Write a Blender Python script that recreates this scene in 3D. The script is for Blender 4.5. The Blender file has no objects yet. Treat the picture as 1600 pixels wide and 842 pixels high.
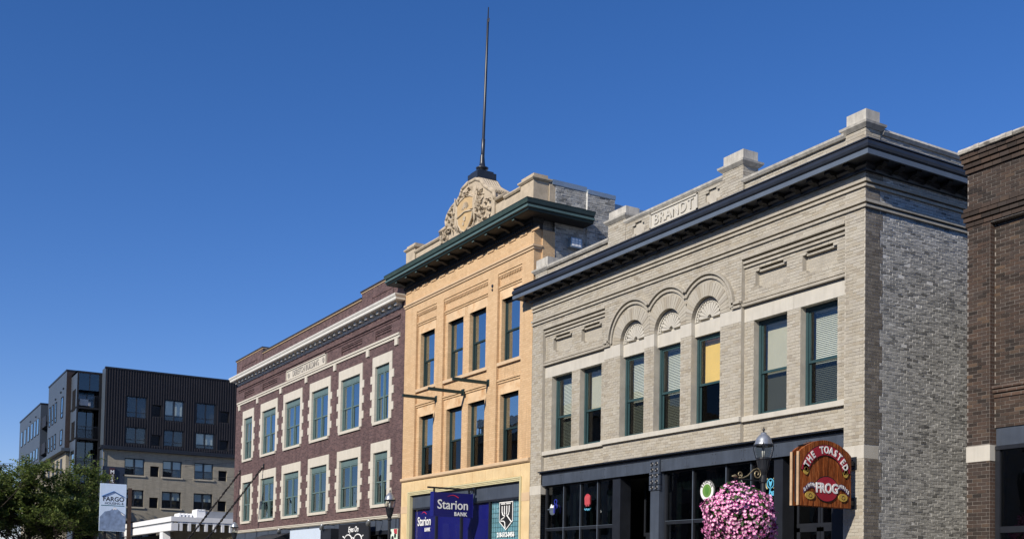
import bpy, math, random
from mathutils import Vector, Matrix
R = math.radians
rnd = random.Random(7)
sc = bpy.context.scene
col = sc.collection

# ------------------------------------------------------------------ camera
EYE = Vector((0.0, -19.0, 1.65))
cam_d = bpy.data.cameras.new('camera')
cam = bpy.data.objects.new('camera', cam_d)
col.objects.link(cam)
YAW, PITCH, ROLL = R(59.5385), R(2.1781), R(1.0484)
fw = Vector((-math.sin(YAW) * math.cos(PITCH), math.cos(YAW) * math.cos(PITCH), math.sin(PITCH)))
r0 = Vector((math.cos(YAW), math.sin(YAW), 0.0))
u0 = r0.cross(fw)
rt = r0 * math.cos(ROLL) + u0 * math.sin(ROLL)
up = -r0 * math.sin(ROLL) + u0 * math.cos(ROLL)
cam.matrix_world = Matrix(((rt.x, up.x, -fw.x, EYE.x), (rt.y, up.y, -fw.y, EYE.y), (rt.z, up.z, -fw.z, EYE.z), (0, 0, 0, 1)))
cam_d.sensor_fit = 'HORIZONTAL'
cam_d.sensor_width = 36.0
cam_d.lens = 1720.5 / 1600 * 36.0
cam_d.shift_x = (800 - 792.07) / 1600
cam_d.shift_y = (844.36 - 421.0) / 1600
cam_d.clip_start = 0.1
cam_d.clip_end = 6000
sc.camera = cam

# ------------------------------------------------------------------ sky, sun, exposure
SUN_EL, SUN_AZ = R(31.0), R(18.0)          # azimuth: from the facade normal towards +X
sun_dir = Vector((math.sin(SUN_AZ) * math.cos(SUN_EL), -math.cos(SUN_AZ) * math.cos(SUN_EL), math.sin(SUN_EL)))
world = bpy.data.worlds.new('World')
sc.world = world
world.use_nodes = True
wn, wl = world.node_tree.nodes, world.node_tree.links
bg = wn['Background']
sky = wn.new('ShaderNodeTexSky')
sky.sky_type = 'NISHITA'
sky.sun_disc = False
sky.sun_elevation = SUN_EL
sky.sun_rotation = math.atan2(sun_dir.x, sun_dir.y)
sky.altitude = 300
sky.air_density = 1.0
sky.dust_density = 0.0
sky.ozone_density = 4.5
hs_ = wn.new('ShaderNodeHueSaturation')                 # the photograph's deep, saturated blue, over the whole sky alike
hs_.inputs['Saturation'].default_value = 1.22
wl.new(sky.outputs[0], hs_.inputs['Color'])
tn_ = wn.new('ShaderNodeMix'); tn_.data_type = 'RGBA'; tn_.blend_type = 'MULTIPLY'
tn_.inputs['Factor'].default_value = 1.0
tn_.inputs['B'].default_value = (1.05, .91, 1.12, 1)
wl.new(hs_.outputs[0], tn_.inputs['A'])
wl.new(tn_.outputs['Result'], bg.inputs['Color'])
bg.inputs['Strength'].default_value = 0.10
sun_d = bpy.data.lights.new('sun', 'SUN')
sun_d.energy = 5.0
sun_d.angle = R(0.5)
sun_d.color = (1.0, 0.925, 0.81)
sun = bpy.data.objects.new('sun', sun_d)
col.objects.link(sun)
sun.location = (20, -60, 60)
sun.rotation_euler = sun_dir.to_track_quat('Z', 'Y').to_euler()
sc.view_settings.view_transform = 'Standard'
sc.view_settings.look = 'None'
sc.view_settings.gamma = 1.0
sc.view_settings.exposure = 0.15
sc.view_settings.use_curve_mapping = False
sc.render.engine = 'CYCLES'
sc.cycles.max_bounces = 8
sc.cycles.transparent_max_bounces = 16
sc.cycles.use_denoising = True

# ------------------------------------------------------------------ helpers
ROOT = {}
TEXTS = []

def thing(name, label, cat, loc=(0, 0, 0), group=None):
    o = bpy.data.objects.new(name, None)
    col.objects.link(o)
    o.location = loc
    o.empty_display_size = 0.3
    o['label'] = label
    o['category'] = cat
    if group:
        o['group'] = group
    ROOT[o.name] = Vector(loc)
    return o

def tag(o, label=None, cat=None, group=None, kind=None):
    if label: o['label'] = label
    if cat: o['category'] = cat
    if group: o['group'] = group
    if kind: o['kind'] = kind
    return o

def adopt(o, parent, local=False):
    if parent is not None:
        o.parent = parent
        if not local and parent.name in ROOT:
            o.matrix_parent_inverse = Matrix.Translation(-ROOT[parent.name])
    return o

class MB:
    def __init__(s):
        s.v = []; s.f = []
    def quad(s, a, b, c, d):
        n = len(s.v); s.v += [a, b, c, d]; s.f.append((n, n + 1, n + 2, n + 3)); return s
    def tri(s, a, b, c):
        n = len(s.v); s.v += [a, b, c]; s.f.append((n, n + 1, n + 2)); return s
    def box(s, x0, x1, y0, y1, z0, z1):
        n = len(s.v)
        s.v += [(x0, y0, z0), (x1, y0, z0), (x1, y1, z0), (x0, y1, z0), (x0, y0, z1), (x1, y0, z1), (x1, y1, z1), (x0, y1, z1)]
        for q in ((0, 3, 2, 1), (4, 5, 6, 7), (0, 1, 5, 4), (1, 2, 6, 5), (2, 3, 7, 6), (3, 0, 4, 7)):
            s.f.append(tuple(n + i for i in q))
        return s
    def prism(s, pts, y0, y1):            # polygon in XZ pushed along Y
        n = len(s.v); k = len(pts)
        s.v += [(p[0], y0, p[1]) for p in pts] + [(p[0], y1, p[1]) for p in pts]
        s.f.append(tuple(n + i for i in range(k)))
        s.f.append(tuple(n + k + i for i in reversed(range(k))))
        for i in range(k):
            j = (i + 1) % k
            s.f.append((n + i, n + k + i, n + k + j, n + j))
        return s
    def prismx(s, pts, x0, x1):           # polygon in YZ pushed along X
        n = len(s.v); k = len(pts)
        s.v += [(x0, p[0], p[1]) for p in pts] + [(x1, p[0], p[1]) for p in pts]
        s.f.append(tuple(n + i for i in range(k)))
        s.f.append(tuple(n + k + i for i in reversed(range(k))))
        for i in range(k):
            j = (i + 1) % k
            s.f.append((n + i, n + k + i, n + k + j, n + j))
        return s
    def annulus(s, cx, cz, ri, ro, a0, a1, y0, y1, n=24):
        rof = ro if callable(ro) else (lambda a: ro)
        for i in range(n):
            a, b = a0 + (a1 - a0) * i / n, a0 + (a1 - a0) * (i + 1) / n
            s.prism([(cx + ri * math.cos(a), cz + ri * math.sin(a)), (cx + rof(a) * math.cos(a), cz + rof(a) * math.sin(a)),
                     (cx + rof(b) * math.cos(b), cz + rof(b) * math.sin(b)), (cx + ri * math.cos(b), cz + ri * math.sin(b))], y0, y1)
        return s
    def tube(s, pts, r, seg=8, cap=True):
        pts = [Vector(p) for p in pts]
        rr = r if isinstance(r, (list, tuple)) else [r] * len(pts)
        n = len(s.v); ref = None
        for i, p in enumerate(pts):
            d = (pts[min(i + 1, len(pts) - 1)] - pts[max(i - 1, 0)]).normalized()
            if ref is None:
                ref = Vector((0, 0, 1)) if abs(d.z) < .9 else Vector((1, 0, 0))
            a = d.cross(ref).normalized(); b = a.cross(d).normalized(); ref = b
            for k in range(seg):
                t = 2 * math.pi * k / seg
                s.v.append(tuple(p + a * (rr[i] * math.cos(t)) + b * (rr[i] * math.sin(t))))
        for i in range(len(pts) - 1):
            for k in range(seg):
                k2 = (k + 1) % seg
                s.f.append((n + i * seg + k, n + i * seg + k2, n + (i + 1) * seg + k2, n + (i + 1) * seg + k))
        if cap:
            s.f.append(tuple(n + k for k in reversed(range(seg))))
            e = n + (len(pts) - 1) * seg
            s.f.append(tuple(e + k for k in range(seg)))
        return s
    def lathe(s, prof, cx=0, cy=0, seg=20):
        n = len(s.v)
        for (r, z) in prof:
            for k in range(seg):
                t = 2 * math.pi * k / seg
                s.v.append((cx + r * math.cos(t), cy + r * math.sin(t), z))
        for i in range(len(prof) - 1):
            for k in range(seg):
                k2 = (k + 1) % seg
                s.f.append((n + i * seg + k, n + i * seg + k2, n + (i + 1) * seg + k2, n + (i + 1) * seg + k))
        return s
    def sweep(s, prof, plan):             # closed profile (o,z); plan(o) -> polyline in XY
        P = [plan(o) for o, z in prof]
        m, k = len(P[0]), len(prof)
        n = len(s.v)
        for j in range(m):
            for i in range(k):
                s.v.append((P[i][j][0], P[i][j][1], prof[i][1]))
        for j in range(m - 1):
            for i in range(k):
                i2 = (i + 1) % k
                s.f.append((n + j * k + i, n + (j + 1) * k + i, n + (j + 1) * k + i2, n + j * k + i2))
        s.f.append(tuple(n + i for i in range(k)))
        s.f.append(tuple(n + (m - 1) * k + i for i in reversed(range(k))))
        return s
    def build(s, name, mat, parent=None, smooth=False, kind=None, local=False, label=None):
        me = bpy.data.meshes.new(name)
        me.from_pydata([tuple(v) for v in s.v], [], s.f)
        me.update()
        me.materials.append(mat)
        if smooth:
            me.polygons.foreach_set('use_smooth', [True] * len(me.polygons))
        o = bpy.data.objects.new(name, me)
        col.objects.link(o)
        adopt(o, parent, local)
        if kind: o['kind'] = kind
        if label: o['label'] = label
        return o

def box(name, mat, parent, *b, **k):
    return MB().box(*b).build(name, mat, parent, **k)

def fix_normals(o):
    import bmesh
    bm = bmesh.new(); bm.from_mesh(o.data)
    bmesh.ops.recalc_face_normals(bm, faces=bm.faces)
    bm.to_mesh(o.data); bm.free()
    return o

def text(name, body, size, loc, mat, parent, face='front', extrude=.006, offset=0.0, align='CENTER', sx=1.0, tilt=0.0, spacing=1.0, shear=0.0):
    cu = bpy.data.curves.new(name, 'FONT')
    cu.body = body; cu.size = size; cu.extrude = extrude; cu.offset = offset
    cu.align_x = align; cu.align_y = 'CENTER'
    cu.resolution_u = 3
    cu.space_character = spacing
    cu.shear = shear
    cu.materials.append(mat)
    o = bpy.data.objects.new(name, cu)
    col.objects.link(o)
    adopt(o, parent)
    TEXTS.append(o)
    base = Matrix.Rotation(R(90), 4, 'X') if face == 'front' else Matrix.Rotation(R(90), 4, 'Z') @ Matrix.Rotation(R(90), 4, 'X')
    m = base @ Matrix.Rotation(tilt, 4, 'Z')
    o.location = loc
    o.rotation_euler = m.to_euler()
    o.scale = (sx, 1, 1)
    return o

def cut(x0, x1, holes):                    # [x0,x1] minus hole intervals
    out, c = [], x0
    for a, b in sorted(holes):
        if b <= c or a >= x1: continue
        if a > c: out.append((c, a))
        c = max(c, b)
    if c < x1: out.append((c, x1))
    return out

def wall(x0, x1, z0, z1, y, holes=(), depth=.25, side=None, mb=None):
    """front sheet with rectangular openings and their reveals. side: X of a side wall, then x means Y."""
    mb = mb or MB()
    pt = (lambda u, d, z: (u, y + d, z)) if side is None else (lambda u, d, z: (side - d, u, z))
    zs = sorted(set([z0, z1] + [min(max(h[2], z0), z1) for h in holes] + [min(max(h[3], z0), z1) for h in holes]))
    for a, b in zip(zs[:-1], zs[1:]):
        zc = (a + b) / 2
        for u, w in cut(x0, x1, [(h[0], h[1]) for h in holes if h[2] < zc < h[3]]):
            mb.quad(pt(u, 0, a), pt(w, 0, a), pt(w, 0, b), pt(u, 0, b))
    for h in holes:
        d = h[4] if len(h) > 4 else depth
        if d <= 0: continue
        a, b, c, e = h[:4]
        mb.quad(pt(a, 0, c), pt(a, 0, e), pt(a, d, e), pt(a, d, c))
        mb.quad(pt(b, 0, c), pt(b, d, c), pt(b, d, e), pt(b, 0, e))
        mb.quad(pt(a, 0, e), pt(b, 0, e), pt(b, d, e), pt(a, d, e))
        mb.quad(pt(a, 0, c), pt(a, d, c), pt(b, d, c), pt(b, 0, c))
    return mb

def courses(x0, x1, z0, z1, holes=(), ch=.0745, bw=.206, j=.010, skip=None):
    out = []
    k = math.floor(z0 / ch)
    while k * ch < z1 - .02:
        a, b = max(k * ch + j / 2, z0), min((k + 1) * ch - j / 2, z1)
        if b - a > .02:
            zc = (a + b) / 2
            for u, w in cut(x0, x1, [(h[0], h[1]) for h in holes if h[2] < zc < h[3]]):
                off = (k % 2) * bw / 2
                i = math.floor((u - off) / bw)
                while i * bw + off < w:
                    p, q = max(i * bw + off + j / 2, u + .001), min((i + 1) * bw + off - j / 2, w - .001)
                    if q - p > .03 and not (skip and skip((p + q) / 2, zc)):
                        out.append((p, q, a, b))
                    i += 1
        k += 1
    return out

UNIT = {}
def unit_box(mat):
    if mat.name not in UNIT:
        m = MB().box(-.5, .5, -.5, .5, -.5, .5)
        me = bpy.data.meshes.new('brick'); me.from_pydata(m.v, [], m.f); me.update(); me.materials.append(mat)
        UNIT[mat.name] = me
    return UNIT[mat.name]

def lay_bricks(fields, mat, parent, n_obj=300, jitter=.003, proud=.007, view=None, rough=0.0):
    """fields: list of (rects, plane, side or None). The largest in view become objects, the rest one stuff part."""
    allb = []
    for rects, y, side in fields:
        for (p, q, a, b) in rects:
            pr = proud + rnd.uniform(-jitter, jitter)
            if side is None:
                c = ((p + q) / 2, y - pr / 2 + .004, (a + b) / 2); s = (q - p, pr + .008, b - a)
            else:
                c = (side + pr / 2 - .004, (p + q) / 2, (a + b) / 2); s = (pr + .008, q - p, b - a)
            allb.append((c, s))
    def key(t):
        d = (Vector(t[0]) - EYE).length
        vis = 0 if (view is None or view(t[0])) else 1
        return (vis, d - 2.0 * min(t[1][0] if t[1][0] > .05 else t[1][1], .2))
    allb.sort(key=key)
    me = unit_box(mat)
    for c, s in allb[:n_obj]:
        o = bpy.data.objects.new('brick', me)
        col.objects.link(o)
        o.parent = parent
        o.location = c; o.scale = s
        if rough: o.rotation_euler = (rnd.uniform(-rough, rough), rnd.uniform(-rough, rough) * .4, rnd.uniform(-rough, rough))
    mb = MB()
    for c, s in allb[n_obj:]:
        n = len(mb.v)
        x0, x1, y0, y1, z0, z1 = c[0] - s[0] / 2, c[0] + s[0] / 2, c[1] - s[1] / 2, c[1] + s[1] / 2, c[2] - s[2] / 2, c[2] + s[2] / 2
        if rough:
            jx = [rnd.uniform(-.004, .004) for _ in range(8)]
        else:
            jx = [0] * 8
        onx = s[0] < .05
        vv = [(x0, y0, z0), (x1, y0, z0), (x1, y1, z0), (x0, y1, z0), (x0, y0, z1), (x1, y0, z1), (x1, y1, z1), (x0, y1, z1)]
        mb.v += [(v[0] + (jx[i] if onx else 0), v[1] + (0 if onx else jx[i]), v[2] + jx[7 - i] * .5) for i, v in enumerate(vv)]
        fs = ((0, 3, 2, 1), (4, 5, 6, 7), (1, 2, 6, 5), (0, 1, 5, 4), (2, 3, 7, 6)) if onx else ((0, 3, 2, 1), (4, 5, 6, 7), (0, 1, 5, 4), (1, 2, 6, 5), (3, 0, 4, 7))
        mb.f += [tuple(n + i for i in q) for q in fs]
    mb.build('bricks', mat, parent, kind='stuff')

# ------------------------------------------------------------------ materials
def new_mat(name):
    m = bpy.data.materials.new(name)
    m.use_nodes = True
    return m, m.node_tree.nodes, m.node_tree.links, m.node_tree.nodes['Principled BSDF']

def ramp(n, l, src, stops):
    r = n.new('ShaderNodeValToRGB')
    while len(r.color_ramp.elements) < len(stops):
        r.color_ramp.elements.new(.5)
    for e, (p, c) in zip(r.color_ramp.elements, stops):
        e.position = p; e.color = (*c, 1)
    l.new(src, r.inputs[0])
    return r.outputs[0]

def noise(n, l, vec, scale, detail=4, rough=.55):
    t = n.new('ShaderNodeTexNoise')
    t.inputs['Scale'].default_value = scale
    t.inputs['Detail'].default_value = detail
    t.inputs['Roughness'].default_value = rough
    l.new(vec, t.inputs['Vector'])
    return t.outputs['Fac']

def mixc(n, l, a, b, fac, mode='MIX'):
    m = n.new('ShaderNodeMix')
    m.data_type = 'RGBA'; m.blend_type = mode
    for s, v in ((m.inputs['Factor'], fac), (m.inputs['A'], a), (m.inputs['B'], b)):
        if isinstance(v, bpy.types.NodeSocket): l.new(v, s)
        elif isinstance(v, (int, float)): s.default_value = v
        else: s.default_value = (*v, 1)
    return m.outputs['Result']

def math_n(n, l, op, a, b=None):
    m = n.new('ShaderNodeMath'); m.operation = op
    for s, v in zip(m.inputs, (a, b)):
        if v is None: continue
        if isinstance(v, bpy.types.NodeSocket): l.new(v, s)
        else: s.default_value = v
    return m.outputs[0]

def scl(c, k):
    return tuple(min(1, x * k) for x in c)

def M(name, c, rough=.75, var=.12, vs=2.5, bump=.0, bs=60, metal=0.0, spec=.5, streak=.0, dirt=None, dirt_amt=.0, dscale=1.2):
    m, n, l, p = new_mat(name)
    g = n.new('ShaderNodeNewGeometry')
    pos = g.outputs['Position']
    f = noise(n, l, pos, vs, 6)
    c_out = ramp(n, l, f, [(.3, scl(c, 1 - var)), (.7, scl(c, 1 + var))])
    if streak:
        mp = n.new('ShaderNodeMapping'); mp.inputs['Scale'].default_value = (6, 6, .5); l.new(pos, mp.inputs[0])
        s = noise(n, l, mp.outputs[0], 1.5, 4)
        c_out = mixc(n, l, c_out, ramp(n, l, s, [(.35, (1 - streak,) * 3), (.6, (1, 1, 1))]), 1.0, 'MULTIPLY')
    if dirt:
        s = noise(n, l, pos, dscale, 8, .65)
        c_out = mixc(n, l, c_out, dirt, math_n(n, l, 'MULTIPLY', ramp(n, l, s, [(.48, (0, 0, 0)), (.68, (1, 1, 1))]), dirt_amt))
    l.new(c_out, p.inputs['Base Color'])
    p.inputs['Roughness'].default_value = rough
    p.inputs['Metallic'].default_value = metal
    p.inputs['Specular IOR Level'].default_value = spec
    if bump:
        b = n.new('ShaderNodeBump'); b.inputs['Strength'].default_value = bump; b.inputs['Distance'].default_value = .01
        l.new(noise(n, l, pos, bs, 5), b.inputs['Height']); l.new(b.outputs[0], p.inputs['Normal'])
    return m

def brick_geo(name, stops, rough=.85, stain=None, stain_amt=0.0, stain_scale=.6, bump=.35, fine=.25, zstain=None):
    """material for real brick pieces: tone by piece, weather stains by place."""
    m, n, l, p = new_mat(name)
    g = n.new('ShaderNodeNewGeometry'); oi = n.new('ShaderNodeObjectInfo')
    pos = g.outputs['Position']
    v = math_n(n, l, 'FRACT', math_n(n, l, 'ADD', g.outputs['Random Per Island'], oi.outputs['Random']))
    c = ramp(n, l, v, stops)
    f = noise(n, l, pos, 35, 5, .6)
    c = mixc(n, l, c, ramp(n, l, f, [(.25, (1 - fine,) * 3), (.75, (1, 1, 1))]), 1.0, 'MULTIPLY')
    if stain:
        s = noise(n, l, pos, stain_scale, 7, .62)
        c = mixc(n, l, c, stain, math_n(n, l, 'MULTIPLY', ramp(n, l, s, [(.45, (0, 0, 0)), (.7, (1, 1, 1))]), stain_amt))
        c = streaks(n, l, c, pos, .45, scl(stain, .6))
    l.new(c, p.inputs['Base Color'])
    p.inputs['Roughness'].default_value = rough
    p.inputs['Specular IOR Level'].default_value = .25
    if bump:
        b = n.new('ShaderNodeBump'); b.inputs['Strength'].default_value = bump; b.inputs['Distance'].default_value = .008
        l.new(noise(n, l, pos, 60, 5), b.inputs['Height']); l.new(b.outputs[0], p.inputs['Normal'])
    return m

def streaks(n, l, c, pos, amt, dark):
    mp = n.new('ShaderNodeMapping'); mp.inputs['Scale'].default_value = (2.6, 2.6, .22); l.new(pos, mp.inputs[0])
    f = noise(n, l, mp.outputs[0], 1.0, 7, .68)
    return mixc(n, l, c, dark, math_n(n, l, 'MULTIPLY', ramp(n, l, f, [(.50, (0, 0, 0)), (.74, (1, 1, 1))]), amt))

def brick_tex(name, c1, c2, mortar, bw=.21, bh=.0745, ms=.007, rough=.85, stain=None, stain_amt=0., stain_scale=.5, bump=.5, mot=.2):
    m, n, l, p = new_mat(name)
    g = n.new('ShaderNodeNewGeometry')
    sx = n.new('ShaderNodeSeparateXYZ'); l.new(g.outputs['Position'], sx.inputs[0])
    cx = n.new('ShaderNodeCombineXYZ')
    l.new(math_n(n, l, 'ADD', sx.outputs[0], sx.outputs[1]), cx.inputs[0]); l.new(sx.outputs[2], cx.inputs[1])
    t = n.new('ShaderNodeTexBrick')
    t.inputs['Scale'].default_value = 1
    t.inputs['Mortar Size'].default_value = ms
    t.inputs['Mortar Smooth'].default_value = .1
    t.inputs['Bias'].default_value = 0
    t.inputs['Brick Width'].default_value = bw
    t.inputs['Row Height'].default_value = bh
    t.inputs['Color1'].default_value = (*c1, 1); t.inputs['Color2'].default_value = (*c2, 1); t.inputs['Mortar'].default_value = (*mortar, 1)
    l.new(cx.outputs[0], t.inputs['Vector'])
    c = t.outputs['Color']
    f = noise(n, l, g.outputs['Position'], 1.3, 8, .65)
    c = mixc(n, l, c, ramp(n, l, f, [(.3, (1 - mot,) * 3), (.7, (1 + mot * .3,) * 3)]), 1.0, 'MULTIPLY')
    f2 = noise(n, l, g.outputs['Position'], 25, 4, .6)
    c = mixc(n, l, c, ramp(n, l, f2, [(.3, (.8,) * 3), (.7, (1.05,) * 3)]), 1.0, 'MULTIPLY')
    if stain:
        s = noise(n, l, g.outputs['Position'], stain_scale, 7, .62)
        c = mixc(n, l, c, stain, math_n(n, l, 'MULTIPLY', ramp(n, l, s, [(.5, (0, 0, 0)), (.72, (1, 1, 1))]), stain_amt))
    c = streaks(n, l, c, g.outputs['Position'], .55, scl(c1, .55))
    l.new(c, p.inputs['Base Color'])
    p.inputs['Roughness'].default_value = rough
    p.inputs['Specular IOR Level'].default_value = .25
    b = n.new('ShaderNodeBump'); b.inputs['Strength'].default_value = bump; b.inputs['Distance'].default_value = .008
    b.invert = True
    l.new(t.outputs['Fac'], b.inputs['Height']); l.new(b.outputs[0], p.inputs['Normal'])
    return m

def glass(name, ior=1.6, tint=(.8, .9, .88), wavy=.02, refl=(1, 1, 1), rough=0.0, tilt=.03):
    m, n, l, p = new_mat(name)
    n.remove(p)
    out = n['Material Output']
    tr = n.new('ShaderNodeBsdfTransparent'); tr.inputs[0].default_value = (*tint, 1)
    gl = n.new('ShaderNodeBsdfGlossy'); gl.inputs['Color'].default_value = (*refl, 1); gl.inputs['Roughness'].default_value = rough
    f0 = ((ior - 1) / (ior + 1)) ** 2
    lw = n.new('ShaderNodeLayerWeight'); lw.inputs['Blend'].default_value = .5
    fr = math_n(n, l, 'ADD', math_n(n, l, 'MULTIPLY', math_n(n, l, 'POWER', lw.outputs['Facing'], 5.0), 1 - f0), f0)
    mx = n.new('ShaderNodeMixShader')
    g = n.new('ShaderNodeNewGeometry')
    b = n.new('ShaderNodeBump'); b.inputs['Strength'].default_value = wavy; b.inputs['Distance'].default_value = .05
    l.new(noise(n, l, g.outputs['Position'], 1.6, 2), b.inputs['Height'])
    oi = n.new('ShaderNodeObjectInfo'); wnz = n.new('ShaderNodeTexWhiteNoise'); wnz.noise_dimensions = '1D'
    l.new(oi.outputs['Random'], wnz.inputs['W'])
    sb = n.new('ShaderNodeVectorMath'); sb.operation = 'SUBTRACT'; l.new(wnz.outputs['Color'], sb.inputs[0]); sb.inputs[1].default_value = (.5, .5, .5)
    ms_ = n.new('ShaderNodeVectorMath'); ms_.operation = 'SCALE'; l.new(sb.outputs[0], ms_.inputs[0]); ms_.inputs['Scale'].default_value = tilt
    ad = n.new('ShaderNodeVectorMath'); ad.operation = 'ADD'; l.new(b.outputs[0], ad.inputs[0]); l.new(ms_.outputs[0], ad.inputs[1])
    nz = n.new('ShaderNodeVectorMath'); nz.operation = 'NORMALIZE'; l.new(ad.outputs[0], nz.inputs[0])
    l.new(nz.outputs[0], gl.inputs['Normal'])
    l.new(fr, mx.inputs[0]); l.new(tr.outputs[0], mx.inputs[1]); l.new(gl.outputs[0], mx.inputs[2])
    l.new(mx.outputs[0], out.inputs[0])
    return m

# Brandt-type front: grey buff brick
m_buff = brick_geo('buff_brick', [(0, (.37, .325, .25)), (.35, (.415, .38, .31)), (.7, (.45, .415, .345)), (.9, (.39, .36, .305)), (1, (.31, .27, .21))], stain=(.33, .29, .225), stain_amt=.25, fine=.14, bump=.2)
m_buff_mortar = M('buff_mortar', (.42, .385, .32), .9, .12, 4)
m_buff_tex = brick_tex('buff_brick_plain', (.455, .415, .34), (.40, .365, .30), (.40, .37, .31), ms=.008, mot=.12)
m_oldside = brick_geo('old_grey_brick', [(0, (.13, .128, .12)), (.10, (.23, .226, .212)), (.35, (.35, .345, .322)), (.75, (.41, .403, .377)), (1, (.48, .472, .44))], stain=(.42, .42, .405), stain_amt=.55, stain_scale=.9, fine=.35, bump=.6)
m_old_mortar = M('old_pale_mortar', (.62, .615, .59), .95, .15, 5, bump=.5, bs=40)
m_old_tex = brick_tex('old_grey_brick_plain', (.24, .24, .235), (.33, .325, .31), (.44, .43, .41), ms=.012, mot=.3)
m_quoin = brick_geo('shaded_buff_brick', [(0, (.16, .14, .115)), (.5, (.23, .205, .17)), (.85, (.28, .25, .21)), (1, (.12, .105, .09))], stain=(.10, .09, .08), stain_amt=.5, fine=.25, bump=.2)  # darker copy of the front brick: raking-light shade put into its colour
m_stone = M('pale_limestone', (.50, .47, .405), .8, .06, 3, bump=.12, bs=45, streak=.08)
m_cap = M('weathered_limestone', (.48, .455, .40), .85, .14, 4, bump=.25, bs=30, streak=.25, dirt=(.22, .21, .19), dirt_amt=.5)
m_black = M('black_painted_iron', (.014, .016, .021), .42, .2, 3, spec=.45)
m_navy = M('dark_cornice_paint', (.022, .026, .035), .38, .2, 3, spec=.5)
m_fascia = M('grey_metal_drip_edge', (.10, .125, .16), .45, .12, 3, spec=.5)
m_soffit = M('shaded_soffit', (.005, .005, .0055), .7, .2, 3)  # near black: the shade under the cornices is put into the colour
m_panel = M('slate_panel', (.055, .068, .092), .5, .15, 2, spec=.4, streak=.15)
m_teal = M('teal_window_paint', (.022, .056, .062), .5, .1, 4)
m_teal_lt = M('pale_teal_window_paint', (.10, .155, .15), .5, .1, 4)
m_dark_teal = M('dark_green_window_paint', (.012, .032, .034), .5, .1, 4)
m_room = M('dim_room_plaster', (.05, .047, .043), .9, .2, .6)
m_blind = M('cream_blind_slats', (.62, .62, .56), .7, .04)
m_shade = M('tan_roller_shade', (.50, .46, .37), .85, .05)
m_yshade = M('yellow_roller_shade', (.86, .56, .15), .85, .04)
m_bolt = M('bolt_iron', (.05, .055, .065), .5)
G = glass('window_glass', 1.6, (.93, .95, .93))
G_hi = glass('reflective_window_glass', 6.5, (.5, .6, .62), wavy=.03, refl=(.92, 1, 1))
G_pur = glass('sky_mirroring_window_glass', 4.6, (.4, .5, .52), wavy=.04, refl=(.88, .98, 1))
G_low = glass('dim_window_glass', 2.6, (.4, .48, .48), wavy=.05, refl=(.9, 1, 1))
G_scr = glass('screened_lower_glass', 1.5, (.55, .57, .55), wavy=.02)
G_blk = glass('dark_screened_glass', 1.25, (.3, .3, .3), wavy=.02)
G_sf = glass('shopfront_glass', 1.9, (.45, .50, .50), wavy=.03)

# ------------------------------------------------------------------ sash window
def sash_window(parent, x0, x1, z0, z1, y, frame, panes=(None, None), mid=.46, fw_=.07, blind=None, blind_to=None, lights=1, slat_z=None):
    """timber double-hung window; y is the front of the frame. Returns the frame part."""
    mb = MB()
    d = .11
    mb.box(x0, x0 + fw_, y, y + d, z0, z1).box(x1 - fw_, x1, y, y + d, z0, z1)
    mb.box(x0 + fw_, x1 - fw_, y, y + d, z1 - fw_, z1).box(x0 + fw_, x1 - fw_, y, y + d, z0, z0 + .05)
    n = lights
    mull = []
    if n == 2:
        c = (x0 + x1) / 2
        mb.box(c - .055, c + .055, y + .004, y + d, z0 + .05, z1 - fw_)
        mull = [(x0 + fw_, c - .055), (c + .055, x1 - fw_)]
    else:
        mull = [(x0 + fw_, x1 - fw_)]
    w = mb.build('window', frame, parent)
    zm = z0 + (z1 - z0) * mid
    for a, b in mull:
        for k, (c, e, yy) in enumerate(((zm - .03, z1 - fw_, y + .03), (z0 + .05, zm + .03, y + .065))):
            s = .05
            sm = MB()
            sm.box(a, a + s, yy, yy + .035, c, e).box(b - s, b, yy, yy + .035, c, e)
            sm.box(a + s, b - s, yy, yy + .035, c, c + s + .01).box(a + s, b - s, yy, yy + .035, e - s, e)
            sm.build('sash', frame, w)
            MB().box(a + s, b - s, yy + .012, yy + .018, c + s + .01, e - s).build('pane', panes[k], w)
    if blind:
        kind, zb = blind
        yb = y + d + .10
        mt = {'slat': m_blind, 'tan': m_shade, 'yellow': m_yshade}[kind]
        bm_ = MB()
        if kind == 'slat':
            z = z1 - .18
            while z > zb:
                bm_.quad((x0 + .12, yb, z), (x1 - .12, yb, z), (x1 - .12, yb + .022, z + .034), (x0 + .12, yb + .022, z + .034))
                z -= .045
            bm_.box(x0 + .11, x1 - .11, yb - .01, yb + .03, z1 - .13, z1 - .08)
            bm_.build('blind', mt, w, kind='stuff')
        else:
            bm_.box(x0 + .1, x1 - .1, yb, yb + .006, zb, z1 - .1)
            bm_.box(x0 + .1, x1 - .1, yb - .012, yb - .002, zb, zb + .03)
            bm_.tube([(x0 + .1, yb, z1 - .1), (x1 - .1, yb, z1 - .1)], .03)
            bm_.build('blind', mt, w)
    return w

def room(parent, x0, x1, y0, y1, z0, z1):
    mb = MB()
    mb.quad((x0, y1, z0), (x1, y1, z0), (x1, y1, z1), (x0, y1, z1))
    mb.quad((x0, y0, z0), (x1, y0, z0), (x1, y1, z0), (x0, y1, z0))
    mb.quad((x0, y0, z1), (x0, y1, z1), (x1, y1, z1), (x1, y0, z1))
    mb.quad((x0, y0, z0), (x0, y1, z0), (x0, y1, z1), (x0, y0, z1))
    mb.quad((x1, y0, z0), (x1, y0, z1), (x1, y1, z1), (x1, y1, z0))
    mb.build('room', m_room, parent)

def bandx(mb, x0, x1, y, spec):            # spec: list of (z0,z1,proud)
    for a, b, p in spec:
        mb.box(x0, x1, y - p, y + .02, a, b)

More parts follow.
